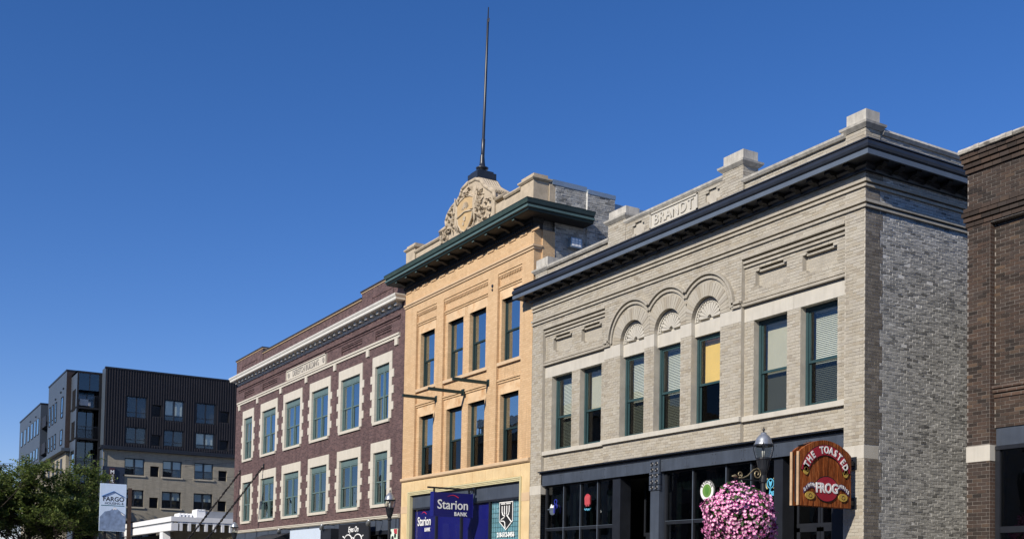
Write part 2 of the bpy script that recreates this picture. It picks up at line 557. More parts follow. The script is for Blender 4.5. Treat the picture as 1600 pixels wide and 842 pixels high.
# ================================================================== SETTING
m_ground = M('dry_ground', (.16, .15, .12), .95, .2, .3)
m_road = M('asphalt', (.05, .05, .052), .9, .2, .8, bump=.3, bs=80, dirt=(.03, .03, .03), dirt_amt=.5)
m_walk = M('concrete_paving', (.24, .23, .21), .9, .12, .9, bump=.2, bs=60, dirt=(.2, .19, .18), dirt_amt=.4)
m_paint = M('road_paint', (.7, .68, .6), .8, .15, 6)
tag(MB().quad((-3000, -3000, -.16), (3000, -3000, -.16), (3000, 3000, -.16), (-3000, 3000, -.16)).build('ground', m_ground), kind='structure')
tag(MB().quad((-600, -22.6, -.13), (200, -22.6, -.13), (200, -4.9, -.13), (-600, -4.9, -.13)).build('road', m_road), kind='structure')
tag(MB().quad((-78, -4.9, -.126), (-66, -4.9, -.126), (-66, 60, -.126), (-78, 60, -.126)).build('service_road', m_road), kind='structure')
tag(MB().box(-66, 60, -4.75, .3, -.15, 0).build('pavement', m_walk), kind='structure')
tag(MB().box(-600, -78, -4.75, 0.3, -.15, 0).build('pavement', m_walk), kind='structure')
tag(MB().box(-600, 60, -27.5, -22.75, -.15, 0).build('pavement', m_walk), kind='structure')
for a, b, c, d in ((-66, 60, -4.9, -4.75), (-600, -78, -4.9, -4.75), (-600, 60, -22.75, -22.6)):
    tag(MB().box(a, b, c, d, -.15, .004).build('kerb', m_cap), kind='structure')
mk = MB()
for i in range(60):
    mk.quad((-200 + i * 6, -13.8, -.122), (-197 + i * 6, -13.8, -.122), (-197 + i * 6, -13.68, -.122), (-200 + i * 6, -13.68, -.122))
tag(mk.build('road_marking', m_paint), kind='structure')
tag(MB().box(-16.8, -14.26, .3, 26, -.15, -.01).build('alley_paving', m_walk), kind='structure')

# ================================================================== BUFF BUILDING WITH ARCHES
B = thing('brick_building', 'two storey buff grey brick building with three arched windows and black shopfront', 'building', (-23.86, 0, 0))
BX0, BX1 = -30.86, -16.86
BL, BC0, BC1, BR = -30.2, -26.75, -20.82, -17.44         # bay edges
RB = .11                                                   # bay recess
BW = [(-29.22, RB), (-27.61, RB), (-25.38, 0), (-23.78, 0), (-22.18, 0), (-19.91, RB), (-18.32, RB)]
HW = .575
WZ0, WZ1 = 5.92, 8.32
AZ, AR = 8.70, .58
holes_mid = [(x - HW, x + HW, WZ0, AZ + AR + .03, .40) for x, r in BW if r == 0]
fields = []
# --- motif recesses in the bay frieze
def motif(x0, x1, z0, z1):
    return [(x0, x1, z0 + .075, z1 - .075, 0), (x0 + .12, x1 - .12, z0, z0 + .075, 0), (x0 + .12, x1 - .12, z1 - .075, z1, 0)]
def motif_reveal(mb, m, y0, y1):
    (a, b, c, d, _), (e, f, g, h, _), (i, j, k, l, _) = m
    pts = [(a, c), (e, c), (e, g), (f, g), (f, c), (b, c), (b, d), (f, d), (f, l), (e, l), (e, d), (a, d)]
    for p, q in zip(pts, pts[1:] + pts[:1]):
        mb.quad((p[0], y0, p[1]), (p[0], y1, p[1]), (q[0], y1, q[1]), (q[0], y0, q[1]))
mot = {}
for i in (0, 1, 5, 6):
    mot[i] = motif(BW[i][0] - .53, BW[i][0] + .55, 9.09, 9.64)
wmb = MB()
# piers, centre bay
wall(BX0, BL, 0, 11.1, 0, mb=wmb); wall(BR, BX1, 0, 11.1, 0, mb=wmb)
wall(BC0, BC1, 5.28, 11.1, 0, holes_mid, mb=wmb)
for x0, x1 in ((BL, BC0), (BC1, BR)):
    ids = (0, 1) if x0 == BL else (5, 6)
    hs = [(BW[i][0] - HW, BW[i][0] + HW, WZ0, WZ1 + .02, .36) for i in ids] + sum((mot[i] for i in ids), [])
    wall(x0, x1, 5.28, 9.98, RB, hs, mb=wmb)
    wall(x0, x1, 9.98, 11.1, 0, mb=wmb)
    wmb.quad((x0, 0, 9.98), (x1, 0, 9.98), (x1, RB, 9.98), (x0, RB, 9.98))
    for xe in (x0, x1):
        wmb.quad((xe, 0, 5.28), (xe, RB, 5.28), (xe, RB, 9.98), (xe, 0, 9.98))
    for i in ids:
        a = mot[i][0]
        motif_reveal(wmb, mot[i], RB, RB + .14)
        wmb.quad((a[0], RB + .14, 9.09), (a[1], RB + .14, 9.09), (a[1], RB + .14, 9.64), (a[0], RB + .14, 9.64))
    fields.append((courses(x0 + .004, x1 - .004, 5.28, 9.98, hs + [(x0, x1, 8.32, 8.86), (x0, x1, 5.77, 5.93)]), RB, None))
    fields.append((courses(x0, x1, 9.98, 10.95), 0, None))
wmb.quad((BL, 0, 5.28), (BR, 0, 5.28), (BR, .3, 5.28), (BL, .3, 5.28))
front = wmb.build('front_wall', m_buff_mortar, B)
ring_skip = lambda x, z: z > AZ - .05 and any(math.hypot(x - c, z - AZ) < .88 for c, r in BW if r == 0)
fields.append((courses(BC0, BC1, 5.28, 10.95, holes_mid + [(BC0, BC1, 8.34, 8.69), (BC0, BC1, 5.77, 5.93)], skip=ring_skip), 0, None))
fields.append((courses(BX0, BL, 0, 10.95, [(BX0, BL, 4.54, 4.83)]), 0, None))
fields.append((courses(BR, BX1, 0, 10.95, [(BR, BX1, 4.54, 4.83)]), 0, None))
lay_bricks(fields, m_buff, front, 300, view=lambda c: c[2] > 2.7 and c[0] > -21)
for i in (0, 1, 5, 6):                     # brick at the back of each stepped recess
    a = mot[i][0]
    MB().box(a[0] + .002, a[1] - .002, RB + .126, RB + .136, 9.092, 9.638).build('recess_panel', m_buff_tex, front)
    MB().box(a[0] + .10, a[1] - .02, RB + .035, RB + .126, 9.515, 9.56).build('recess_corbel', m_buff_tex, front)
# stone: lintels, imposts, sills, base blocks
for x0, x1 in ((BL, BC0), (BC1, BR)):
    ids = (0, 1) if x0 == BL else (5, 6)
    xm = (BW[ids[0]][0] + BW[ids[1]][0]) / 2
    for a, b in ((x0 + .003, xm - .003), (xm + .003, x1 - .003)):
        box('lintel', m_stone, B, a, b, RB - .012, RB + .32, WZ1, 8.66)
    box('sill', m_stone, B, x0 + .003, x1 + (0 if x1 == BR else -.003), RB - .10, RB + .36, 5.79, 5.915)
    mb = MB()
    bandx(mb, x0 + .003, x1 - .003, RB, [(8.665, 8.71, .01), (8.715, 8.775, .105), (8.81, 8.865, .075)])
    mb.build('string_course', m_buff_tex, B)
    mb = MB()
    bandx(mb, x0 + .003, x1 - .003, RB, [(9.70, 9.755, .055), (9.80, 9.86, .09), (9.91, 9.985, .135)])
    mb.build('corbel_course', m_buff_tex, B)
x = BC0
for i in (2, 3, 4):
    c = BW[i][0]
    box('impost', m_stone, B, x - .004 + (.006 if i == 2 else 0), c - HW + .004, -.014, .22, 8.34, 8.69)
    x = c + HW
box('impost', m_stone, B, x - .004, BC1 - .002, -.014, .22, 8.34, 8.69)
box('sill', m_stone, B, BC0 - .03, BC1 + .03, -.09, .37, 5.80, 5.925)
for x0, x1 in ((BX0, BL), (BR, BX1)):
    box('base_block', m_stone, B, x0 - .006, x1 + .006, -.012, .46, 4.54, 4.83)
# arches: voussoirs, mouldings, shell lunettes
for i in (2, 3, 4):
    c = BW[i][0]
    lim = lambda a, i=i: .93 if ((math.cos(a) < 0 and i == 2) or (math.cos(a) > 0 and i == 4)) else min(.93, .797 / max(.001, abs(math.cos(a))))
    for k in range(25):
        a0, a1 = math.pi * k / 25 + .006, math.pi * (k + 1) / 25 - .006
        MB().annulus(c, AZ, AR, lim, a0, a1, -.012 - .003 * (k % 2), .34, 2).build('voussoir', m_buff, front)
    MB().annulus(c, AZ, AR + .005, lambda a, lim=lim: lim(a) + .06, 0, math.pi, -.003, .04, 30).build('arch_backing', m_buff_mortar, front)
    for ri, ro, pr in ((.965, 1.03, .06), (1.075, 1.14, .10)):
        e = math.acos(.8 / ro)
        MB().annulus(c, AZ + .06, ri, ro, 0 if i == 4 else e, math.pi if i == 2 else math.pi - e, -pr, .02, 36).build('arch_moulding', m_buff_tex, B)
    # lunette
    lu = MB()
    pts = [(c + (AR) * math.cos(a), AZ - .02 + (AR) * math.sin(a)) for a in [math.pi * k / 24 for k in range(25)]]
    lu.prism(pts, .215, .30)
    lun = lu.build('shell_lunette', m_stone, B)
    box('panel', m_stone, lun, c - HW + .005, c + HW - .005, .11, .36, WZ1 - .02, 8.66)
    fl = MB()
    for k in range(11):
        a = math.pi * (k + .5) / 11
        hw0, hw1, r1 = .010, .045, .40
        dx, dz = math.cos(a), math.sin(a)
        nx, nz = -dz, dx
        P = lambda r, w: (c + dx * r + nx * w, AZ + .035 + dz * r + nz * w)
        poly = [P(.08, -hw0), P(r1 - .02, -hw1), P(r1 + .02, -hw1 * .5), P(r1 + .03, 0), P(r1 + .02, hw1 * .5), P(r1 - .02, hw1), P(.08, hw0)]
        MB().prism(poly, .12, .22).build('flute', m_stone, lun)
    MB().annulus(c, AZ - .015, .455, .485, 0, math.pi, .12, .22, 30).build('bead', m_stone, lun)
    MB().annulus(c, AZ - .015, .535, .575, 0, math.pi, .11, .22, 30).build('rim', m_stone, lun)
    for k in range(22):
        a0 = math.pi * k / 22 + .03
        fl.annulus(c, AZ - .015, .487, .533, a0, a0 + .07, .13, .22, 1)
    fl.build('dentils', m_stone, lun, kind='stuff')
for s, xs in ((0, (BC0, BW[2][0] - 1.05)), (1, (BW[4][0] + 1.05, BC1))):
    mb = MB(); bandx(mb, xs[0], xs[1], 0, [(8.70, 8.76, .075), (8.80, 8.86, .10)])
    mb.build('string_course', m_buff_tex, B)
# two double string courses right round the corner
def wrapB(o, yb=5.2):
    return [(BX0 - o, .30), (BX0 - o, -o), (BX1 + o, -o), (BX1 + o, yb)]
for za in (10.13, 10.59):
    mb = MB()
    for a, b, p in ((za, za + .06, .055), (za + .10, za + .165, .085)):
        mb.sweep([(-.02, a), (p, a), (p, b), (-.02, b)], lambda o: [(BX0 + .002, -o), (BX1 + o, -o), (BX1 + o, 5.2)])
    mb.build('string_course', m_buff_tex, B)
# cornice
prof = [(-.05, 10.93), (.09, 10.93), (.10, 10.99), (.15, 11.03), (.16, 11.09), (.46, 11.09), (.46, 11.185), (.47, 11.20), (.515, 11.235), (.53, 11.29), (.52, 11.35), (.48, 11.395), (.47, 11.41), (.50, 11.415), (.50, 11.44), (-.05, 11.47)]
corn = MB().sweep(prof, lambda o: wrapB(o)).build('cornice', m_navy, B)
MB().sweep([(.462, 11.075), (.505, 11.075), (.51, 11.18), (.462, 11.18)], lambda o: wrapB(o)).build('drip_edge', m_fascia, corn)
x = BX0 + .15
while x < BX1:
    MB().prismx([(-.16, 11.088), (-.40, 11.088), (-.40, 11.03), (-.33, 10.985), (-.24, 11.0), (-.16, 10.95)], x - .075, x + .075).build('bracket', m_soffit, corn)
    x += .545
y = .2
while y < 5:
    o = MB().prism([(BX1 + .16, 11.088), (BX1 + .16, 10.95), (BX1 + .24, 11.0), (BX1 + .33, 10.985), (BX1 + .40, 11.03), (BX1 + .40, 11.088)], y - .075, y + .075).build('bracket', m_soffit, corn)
    y += .545
# parapet
par = MB()
PY = .0
def parapet_seg(x0, x1, zt, ct):
    wall(x0, x1, 11.44, zt, PY + .02, mb=par)
    par.box(x0, x1, PY + .03, .40, 11.3, zt - .01)
for x0, x1, zt in ((-30.05, -26.55, 11.86), (-25.75, -21.5, 12.17), (-20.78, -17.44, 11.86)):
    parapet_seg(x0, x1, zt, 0)
parapet = par.build('parapet', m_buff_mortar, B)
pf = []
plate = (-24.54, -22.49, 11.68, 12.12)
pm = [motif(-25.4, -24.85, 11.68, 12.10), motif(-22.22, -21.66, 11.68, 12.10)]
for x0, x1, zt in ((-30.05, -26.55, 11.86), (-25.75, -21.5, 12.17), (-20.78, -17.44, 11.86)):
    hs = [plate] + [h for q in pm for h in q] if zt > 12 else []
    pf.append((courses(x0, x1, 11.44, zt, hs), PY + .02 - (.05 if zt > 12 else 0), None))
lay_bricks(pf, m_buff, parapet, 60)
# the raised middle stands proud so that its stepped recesses read
mb = wall(-25.75, -21.5, 11.44, 12.17, -.03, [plate + (.03,)] + [h for q in pm for h in q])
for q in pm: motif_reveal(mb, q, -.03, .02)
mb.build('raised_panel', m_buff_mortar, parapet)
for x0, x1, z in ((-30.05, -26.55, 11.86), (-25.75, -21.5, 12.17), (-20.78, -17.44, 11.86)):
    MB().prismx([(-.05, z), (-.09, z + .05), (-.10, z + .10), (-.05, z + .125), (.42, z + .14), (.42, z)], x0 - .02, x1 + .02).build('coping', m_cap, parapet)
# side parapet over the alley
box('side_parapet', m_oldside, parapet, BX1 - .30, BX1 - .012, .5, 24, 11.3, 11.86)
pf = [(courses(.52, 5.4, 11.46, 11.86), 0, BX1 - .012)]
lay_bricks(pf, m_oldside, parapet, 40, jitter=.004, rough=.03)
MB().prism([(BX1 - .34, 11.86), (BX1 + .03, 11.86), (BX1 + .07, 11.93), (BX1 + .03, 12.0), (BX1 - .34, 12.01)], .52, 24).build('coping', m_cap, parapet)
for x0, x1, zc, zt in ((-30.74, -30.02, 11.84, 12.30), (-26.58, -25.72, 12.33, 12.72), (-21.52, -20.76, 12.33, 12.74), (-17.44, BX1, 11.93, 12.36)):
    p = MB()
    p.box(x0, x1, -.055 if zc > 12 else -.004, .46, 11.44, zc)
    post = p.build('parapet_post', m_buff_mortar, B)
    yf = -.055 if zc > 12 else -.004
    lay_bricks([(courses(x0, x1, 11.46, zc), yf, None), (courses(yf, .46, 11.46, zc), 0, x1)], m_buff, post, 500)
    MB().sweep([(-.3, zc), (.02, zc), (.05, zc + .03), (.10, zc + .08), (.11, zc + .13), (.03, zc + .155), (-.3, zc + .155)],
               lambda o: [(x0 - o, .46 + o), (x0 - o, yf - o), (x1 + o, yf - o), (x1 + o, .46 + o)]).build('moulding', m_cap, post)
    box('cap', m_cap, post, x0 + .015, x1 - .005, yf + .01, .45, zc + .15, zt)
# name plate
npl = MB().box(plate[0], plate[1], -.052, .0, plate[2], plate[3]).build('name_plate', m_stone, B)
fr = MB()
a, b, c, d = plate
for q in ((a, b, c, c + .035), (a, b, d - .035, d), (a, a + .05, c, d), (b - .05, b, c, d)):
    fr.box(q[0], q[1], -.085, -.05, q[2], q[3])
fr.build('plate_frame', m_stone, npl)
text('letters', 'BRANDT', .40, ((a + b) / 2, -.055, (c + d) / 2 - .005), m_stone, npl, extrude=.028, offset=.004, sx=1.0, spacing=1.12)
# windows
spec = [('slat', 5.95), ('tan', 7.05), ('slat', 5.95), ('slat', 5.95), ('yellow', 7.02), ('tan', 5.95), ('slat', 5.95)]
for (c, r), s in zip(BW, spec):
    sash_window(B, c - HW + .002, c + HW - .002, WZ0, WZ1 - .005, r + (.17 if r else .20), m_teal, (G, G_scr if s[0] != 'yellow' else G_blk), .455, .075, s)
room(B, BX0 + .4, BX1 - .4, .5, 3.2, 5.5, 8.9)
# body
body = MB()
body.box(BX0 + .02, BX1 - .3, .48, 25, 8.95, 11.3)
body.quad((BX0, 0, 0), (BX0, 25, 0), (BX0, 25, 11.4), (BX0, 0, 11.4))
body.quad((BX0, 25, 0), (BX1, 25, 0), (BX1, 25, 11.4), (BX0, 25, 11.4))
body.build('roof', m_old_tex, B)
# side wall on the alley
sd = wall(0, 25, 0, 11.4, 0, side=BX1)
side = sd.build('side_wall', m_old_mortar, B)
qf, of = [], []
k = 0
z = 0
ch = .0745
while z < 11.0:
    blk = int(z / (ch * 5))
    ye = .56 if blk % 2 else .47
    z2 = min(z + ch * 5, 11.0)
    if not (4.5 < z < 4.80):
        qf.append((courses(0.0, ye, z, z2, [(0, ye, 4.54, 4.83)]), 0, BX1))
    of.append((courses(ye, 5.2, z, z2, bw=.195, j=.015), 0, BX1))
    z = z2
lay_bricks(qf, m_quoin, side, 0)
lay_bricks(of, m_oldside, side, 300, jitter=.003, proud=.005, view=lambda c: 2.7 < c[2] < 10 and c[1] < 3.4, rough=.03)
box('rear_side_wall', m_old_tex, side, BX1 - .01, BX1 + .006, 5.2, 25, 0, 11.1)
# ---- shopfront
SY = .22
sf = MB()
sf.box(BL - .04, BR - .0, -.02, .3, 5.20, 5.275).box(BL - .07, BR + .0, -.09, .3, 5.225, 5.262)
sf.box(BL - .02, BR - .01, .02, .3, 5.14, 5.20)
shop = sf.build('shopfront', m_black, B)
for a, b in ((BL, -24.47), (-24.04, BR - .01)):
    n = 5 if a == BL else 6
    w = (b - a) / n
    for k in range(n):
        p = box('fascia_panel', m_panel, shop, a + k * w + .003, a + (k + 1) * w - .003, .035, .09, 4.80, 5.14)
        for bx_ in (a + k * w + .06, a + (k + 1) * w - .06):
            for bz in (4.86, 5.08):
                MB().tube([(bx_, .036, bz), (bx_, .022, bz)], .011, 6).build('bolt', m_bolt, p)
# cast iron pilaster between the two halves
pil = MB()
pil.box(-24.44, -24.06, .0, .3, 0, 5.14)
for z0, z1 in ((4.72, 5.14), (4.44, 4.72), (4.28, 4.44)):
    pil.box(-24.47, -24.03, -.03, .02, z0 + .012, z1 - .012)
pl_o = pil.build('pilaster', m_panel, shop)
orn = MB()
for k in range(2):
    for h in range(5):
        cx, cz = -24.35 + k * .2, 4.36 + h * .165
        orn.lathe([(.0, 0), (.03, 0), (.05, .012), (.07, 0)], 0, 0, 8)
        n = len(orn.v) - 32
        for q in range(n, len(orn.v)):
            v = orn.v[q]; orn.v[q] = (cx + v[0], -.034 - v[2], cz + v[1])
orn.build('rosettes', m_black, pl_o, kind='stuff')
def glazing(x0, x1, mulls, z0=.5, z1=4.8, trans=(3.38,), y=SY):
    fr = MB()
    xs = [x0] + list(mulls) + [x1]
    for xm in xs:
        fr.box(xm - .035, xm + .035, y - .05, y + .06, z0, z1)
    for zt in (z0, *trans, z1):
        fr.box(x0, x1, y - .04, y + .05, zt - .04, zt + .04)
    f = fr.build('glazing_frame', m_black, shop)
    zz = [z0] + list(trans) + [z1]
    for a, b in zip(xs[:-1], xs[1:]):
        for c, d in zip(zz[:-1], zz[1:]):
            MB().box(a + .035, b - .035, y, y + .006, c + .04, d - .04).build('pane', G_sf, f)
    bd = MB()
    for xm in xs[1:-1]:
        bd.box(xm - .008, xm + .008, y - .06, y - .05, z0, z1)
    bd.box(x0, x1, y - .056, y - .046, trans[0] + .045, trans[0] + .055)
    bd.build('edge_bead', m_fascia, f)
    return f
glazing(-30.14, -26.40, (-29.10, -28.16, -27.24))
glazing(-23.98, -19.75, (-22.83, -21.52, -20.60))
MB().box(-26.40, -26.02, .12, .5, 0, 4.79).build('post', m_black, shop)
MB().box(-19.75, -19.45, .12, .5, 0, 4.79).build('post', m_black, shop)
MB().box(-26.40, BC0 + .3, .12, .14, .0, .5).box(-30.14, -26.4, .14, .3, 0, .5).box(-23.98, -19.75, .14, .3, 0, .5).build('bulkhead', m_panel, shop)
# recessed doors
def doors(x0, x1, y, z1=4.7):
    d = MB()
    xm = (x0 + x1) / 2
    for a, b in ((x0, xm - .01), (xm + .01, x1)):
        d.box(a, a + .1, y, y + .05, 0, 3.1).box(b - .1, b, y, y + .05, 0, 3.1).box(a, b, y, y + .05, 3.0, 3.12).box(a, b, y, y + .05, 0, .3)
        d.box(a, a + .06, y, y + .05, 3.12, z1).box(b - .06, b, y, y + .05, 3.12, z1)
    d.box(x0, x1, y - .004, y + .054, 3.12, 3.2)
    dd = d.build('door', m_black, shop)
    for a, b in ((x0, xm - .01), (xm + .01, x1)):
        MB().box(a + .1, b - .1, y + .02, y + .026, .3, 3.0).build('pane', G_sf, dd)
        MB().box(a + .06, b - .06, y + .02, y + .026, 3.2, z1).build('pane', G_sf, dd)
    for xh in (xm - .07, xm + .07):
        MB().tube([(xh, y - .05, .9), (xh, y - .05, 2.2)], .014).build('handle', m_fascia, dd)
    return dd
m_drape = M('dark_drape', (.035, .045, .045), .9, .2, 2)
for a, b in ((-30.05, -29.15), (-29.05, -28.2), (-28.1, -27.3), (-27.18, -26.45), (-23.9, -22.9), (-22.75, -21.6), (-21.45, -20.65)):
    dr_ = MB(); n_ = 26
    for k in range(n_):
        def dp(q, a=a, b=b):
            t = q / n_
            return (a + (b - a) * t, SY + .28 + .035 * math.sin(t * 34) * (1 - .3 * t))
        (xa, ya), (xb, yb) = dp(k), dp(k + 1)
        top = 4.70
        sag = lambda t: 4.70 - .42 * math.sin(math.pi * t) ** .7
        dr_.quad((xa, ya, sag(k / n_)), (xb, yb, sag((k + 1) / n_)), (xb, yb - .01, top), (xa, ya - .01, top))
        if k < 5 or k > n_ - 7:
            dr_.quad((xa, ya, 2.0), (xb, yb, 2.0), (xb, yb, sag((k + 1) / n_)), (xa, ya, sag(k / n_)))
    dr_.build('drape', m_drape, shop)
doors(-26.02, -24.47, 1.0)
doors(-19.4, -17.9, .55)
MB().box(-17.9, BR - .004, .12, .6, 0, 4.79).build('post', m_black, shop)
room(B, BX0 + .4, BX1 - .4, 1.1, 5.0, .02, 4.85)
# stickers and neon in the shop windows
m_neon_r = M('red_neon', (.42, .045, .06), .5, .02)
m_neon_b = M('blue_sign_paint', (.02, .03, .30), .5, .02)
m_white = M('white_paint', (.8, .8, .78), .6, .03)
m_green = M('green_sign_paint', (.12, .25, .05), .6, .1)
m_cyan = M('pale_blue_sign_paint', (.10, .42, .62), .6, .05)
m_black_p = M('black_print', (.01, .01, .012), .6, .02)
yw = SY - .012
st = MB(); st.annulus(-22.30, 4.17, .0, .285, 0, 2 * math.pi, yw - .004, yw + .004, 28)
s1 = st.build('window_sticker', m_white, shop)
MB().annulus(-22.30, 4.17, 0, .175, 0, 2 * math.pi, yw - .008, yw - .004, 24).build('emblem', m_green, s1)
MB().annulus(-22.30, 4.17, .262, .285, 0, 2 * math.pi, yw - .008, yw - .004, 28).build('ring', m_black_p, s1)
MB().prism([(-22.30, 4.31), (-22.22, 4.22), (-22.24, 4.10), (-22.30, 4.04), (-22.36, 4.10), (-22.38, 4.22)], yw - .012, yw - .008).build('hop_cone', M('dark_hop_green', (.07, .20, .03), .6), s1)
for k, ch_ in enumerate('BREWING'):
    a = R(150 - k * 20)
    text('letter', ch_, .085, (-22.30 + .22 * math.cos(a), yw - .009, 4.17 + .22 * math.sin(a)), m_black_p, s1, extrude=.002, offset=.003, tilt=a - math.pi / 2)
nb = MB()                                     # red neon shape with blue script below
for k in range(5):
    xx = -27.93 + k * .055
    nb.tube([(xx, yw, 4.02 + (.02 if k % 2 else .07)), (xx, yw - .01, 4.30), (xx + .02, yw, 4.36)], .03, 6)
nb.annulus(-27.82, 4.27, .0, .15, 0, math.pi, yw - .01, yw + .004, 12)
s2 = nb.build('neon_sign', m_neon_r, shop)
MB().tube([(-27.98 + .028 * k, yw - .004, 3.94 + .035 * math.sin(k * 1.9)) for k in range(12)], .012, 5).build('blue_tube', m_cyan, s2)
hb = MB()
hb.lathe([(.0, .0), (.10, .02), (.17, .10), (.19, .2), (.15, .3), (.0, .33)], 0, 0, 14)
hb.v = [(-29.72 + v[0], yw - .05 + v[1] * .15, 3.84 + v[2]) for v in hb.v]
hb.box(-29.95, -29.52, yw - .09, yw - .06, 4.02, 4.05)
s3 = hb.build('beer_mirror_sign', m_fascia, shop)
MB().annulus(-29.60, 4.27, .06, .085, 0, 2 * math.pi, yw - .02, yw - .005, 16).annulus(-29.58, 4.12, .05, .09, 0, 2 * math.pi, yw - .02, yw - .005, 16).tube([(-29.55, yw - .1, 3.9), (-29.53, yw - .1, 4.15)], .03, 6).build('blue_band', m_neon_b, s3)
MB().prism([(-29.8, 4.08), (-29.72, 4.2), (-29.66, 4.12), (-29.6, 4.16), (-29.56, 4.07)], yw - .1, yw - .08).build('white_crest', m_white, s3)
bz = MB().annulus(-19.93, 4.20, .105, .125, 0, 2 * math.pi, .50, .51, 20)
s4 = bz.build('window_sticker', m_cyan, shop)
MB().annulus(-19.93, 4.20, .15, .18, R(130), R(230), .50, .51, 8).annulus(-19.93, 4.20, .15, .18, R(-50), R(50), .50, .51, 8).build('laurel', M('pale_gold_print', (.5, .45, .25), .6), s4)
MB().prism([(-20.0, 4.29), (-19.93, 4.23), (-19.86, 4.29), (-19.89, 4.17), (-19.93, 4.1), (-19.97, 4.17)], .50, .51).build('emblem', m_cyan, s4)
for o_ in (s4, *s4.children):
    o_.location.y = SY - .52; o_.location.x = -.02
    if o_ is not s4: o_.location = (0, 0, 0)
text('letters', 'balls', .22, (-19.80, yw - .004, 3.97), m_cyan, s4, extrude=.004, offset=.008, shear=.2).location.y = yw - .004 - (SY - .52)

# ================================================================== YELLOW BUILDING
YB = thing('brick_building', 'three storey yellow brick building with green cornice and carved stone crest', 'building', (-35.86, 0, 0))
YX0, YX1 = -40.86, -30.88
m_yel = brick_tex('yellow_brick', (.585, .39, .215), (.665, .46, .265), (.50, .35, .21), ms=.006, mot=.10, stain=(.56, .35, .18), stain_amt=.3, stain_scale=1.1, bump=.4)
m_ystone = M('yellow_sandstone', (.62, .47, .26), .85, .1, 2, bump=.15, bs=40, dirt=(.52, .34, .16), dirt_amt=.5)
m_ylint = M('stained_sandstone', (.62, .44, .26), .85, .12, 2, dirt=(.44, .23, .09), dirt_amt=.8, dscale=2.2)
m_ytrim = M('cream_green_trim', (.55, .50, .30), .6, .06)
m_ysill = M('tan_stone', (.55, .40, .25), .85, .08, 3)
m_copper = M('green_copper', (.014, .031, .029), .5, .2, 3, streak=.1, spec=.4)
m_copper_lt = M('sunlit_green_copper', (.075, .125, .118), .5, .15, 3)  # lighter copy of the copper: sunlit highlights put into the colour
m_carve = M('carved_limestone', (.44, .365, .265), .85, .12, 5, bump=.4, bs=25, dirt=(.3, .25, .18), dirt_amt=.6, dscale=3)
m_carve_y = M('ochre_carved_stone', (.47, .33, .17), .85, .1, 5)
m_flash = M('galvanised_flashing', (.32, .38, .42), .35, .08, 2, metal=.6)
YR = .10
YC = [-38.95, -36.58, -34.86, -32.50]
YHW = .62
bays = [(-39.80, -38.0), (-37.42, -33.95), (-33.26, -31.62)]
bay_win = [(0,), (1, 2), (3,)]
mb = MB()
xs = [YX0] + [v for b in bays for v in b] + [YX1]
for k in range(0, len(xs), 2):
    wall(xs[k], xs[k + 1], 5.65, 12.45, 0, mb=mb)
wall(YX0, YX1, 12.45, 14.2, 0, mb=mb)
for (a, b), wi in zip(bays, bay_win):
    hs = []
    for i in wi:
        hs += [(YC[i] - YHW, YC[i] + YHW, 5.80, 8.19, .36), (YC[i] - YHW, YC[i] + YHW, 9.32, 11.53, .36)]
    wall(a, b, 5.65, 12.45, YR, hs, mb=mb)
    for xe in (a, b):
        mb.quad((xe, 0, 5.65), (xe, YR, 5.65), (xe, YR, 12.45), (xe, 0, 12.45))
    mb.quad((a, 0, 12.45), (b, 0, 12.45), (b, YR, 12.45), (a, YR, 12.45))
yfront = mb.build('front_wall', m_yel, YB)
# ground floor piers and stone beam round the shopfront
mb = MB()
mb.box(YX0, -40.08, -.006, .5, 0, 5.66).box(-31.48, YX1, -.006, .5, 0, 5.66).box(-40.08, -31.48, -.004, .5, 5.20, 5.66)
mb.build('stone_surround', m_ystone, YB)
for x0, x1 in ((YX0 - .004, -40.09), (-31.47, YX1 + .004)):
    box('band_stone', m_stone if False else m_ysill, YB, x0, x1, -.016, .3, 4.38, 4.66)
mb = MB()
nst = 18
for k in range(nst):
    a = -40.08 + k * 8.6 / nst
    mb.box(a + .006, a + 8.6 / nst - .006, -.012, .0, 5.24, 5.60)
    mb.build('beam_stone', m_ystone, YB); mb = MB()
tr = MB()
for o, p in ((0, .05), (.05, .03), (.10, .01)):
    tr.box(-40.08 + o - .1, -31.48 - o + .1, -p - .01, .2, 5.17 - o, 5.215 - o)
    tr.box(-40.08 + o - .1, -40.08 + o - .055, -p - .01, .2, 0, 5.17 - o).box(-31.48 - o + .055, -31.48 - o + .1, -p - .01, .2, 0, 5.17 - o)
tr.build('shopfront_moulding', m_ytrim, YB)
MB().sweep([(-.02, 5.66), (.05, 5.66), (.09, 5.70), (.09, 5.775), (.06, 5.80), (-.02, 5.80)], lambda o: [(YX0 + .002, -o), (YX1 - .002, -o)]).build('belt_course', m_ysill, YB)
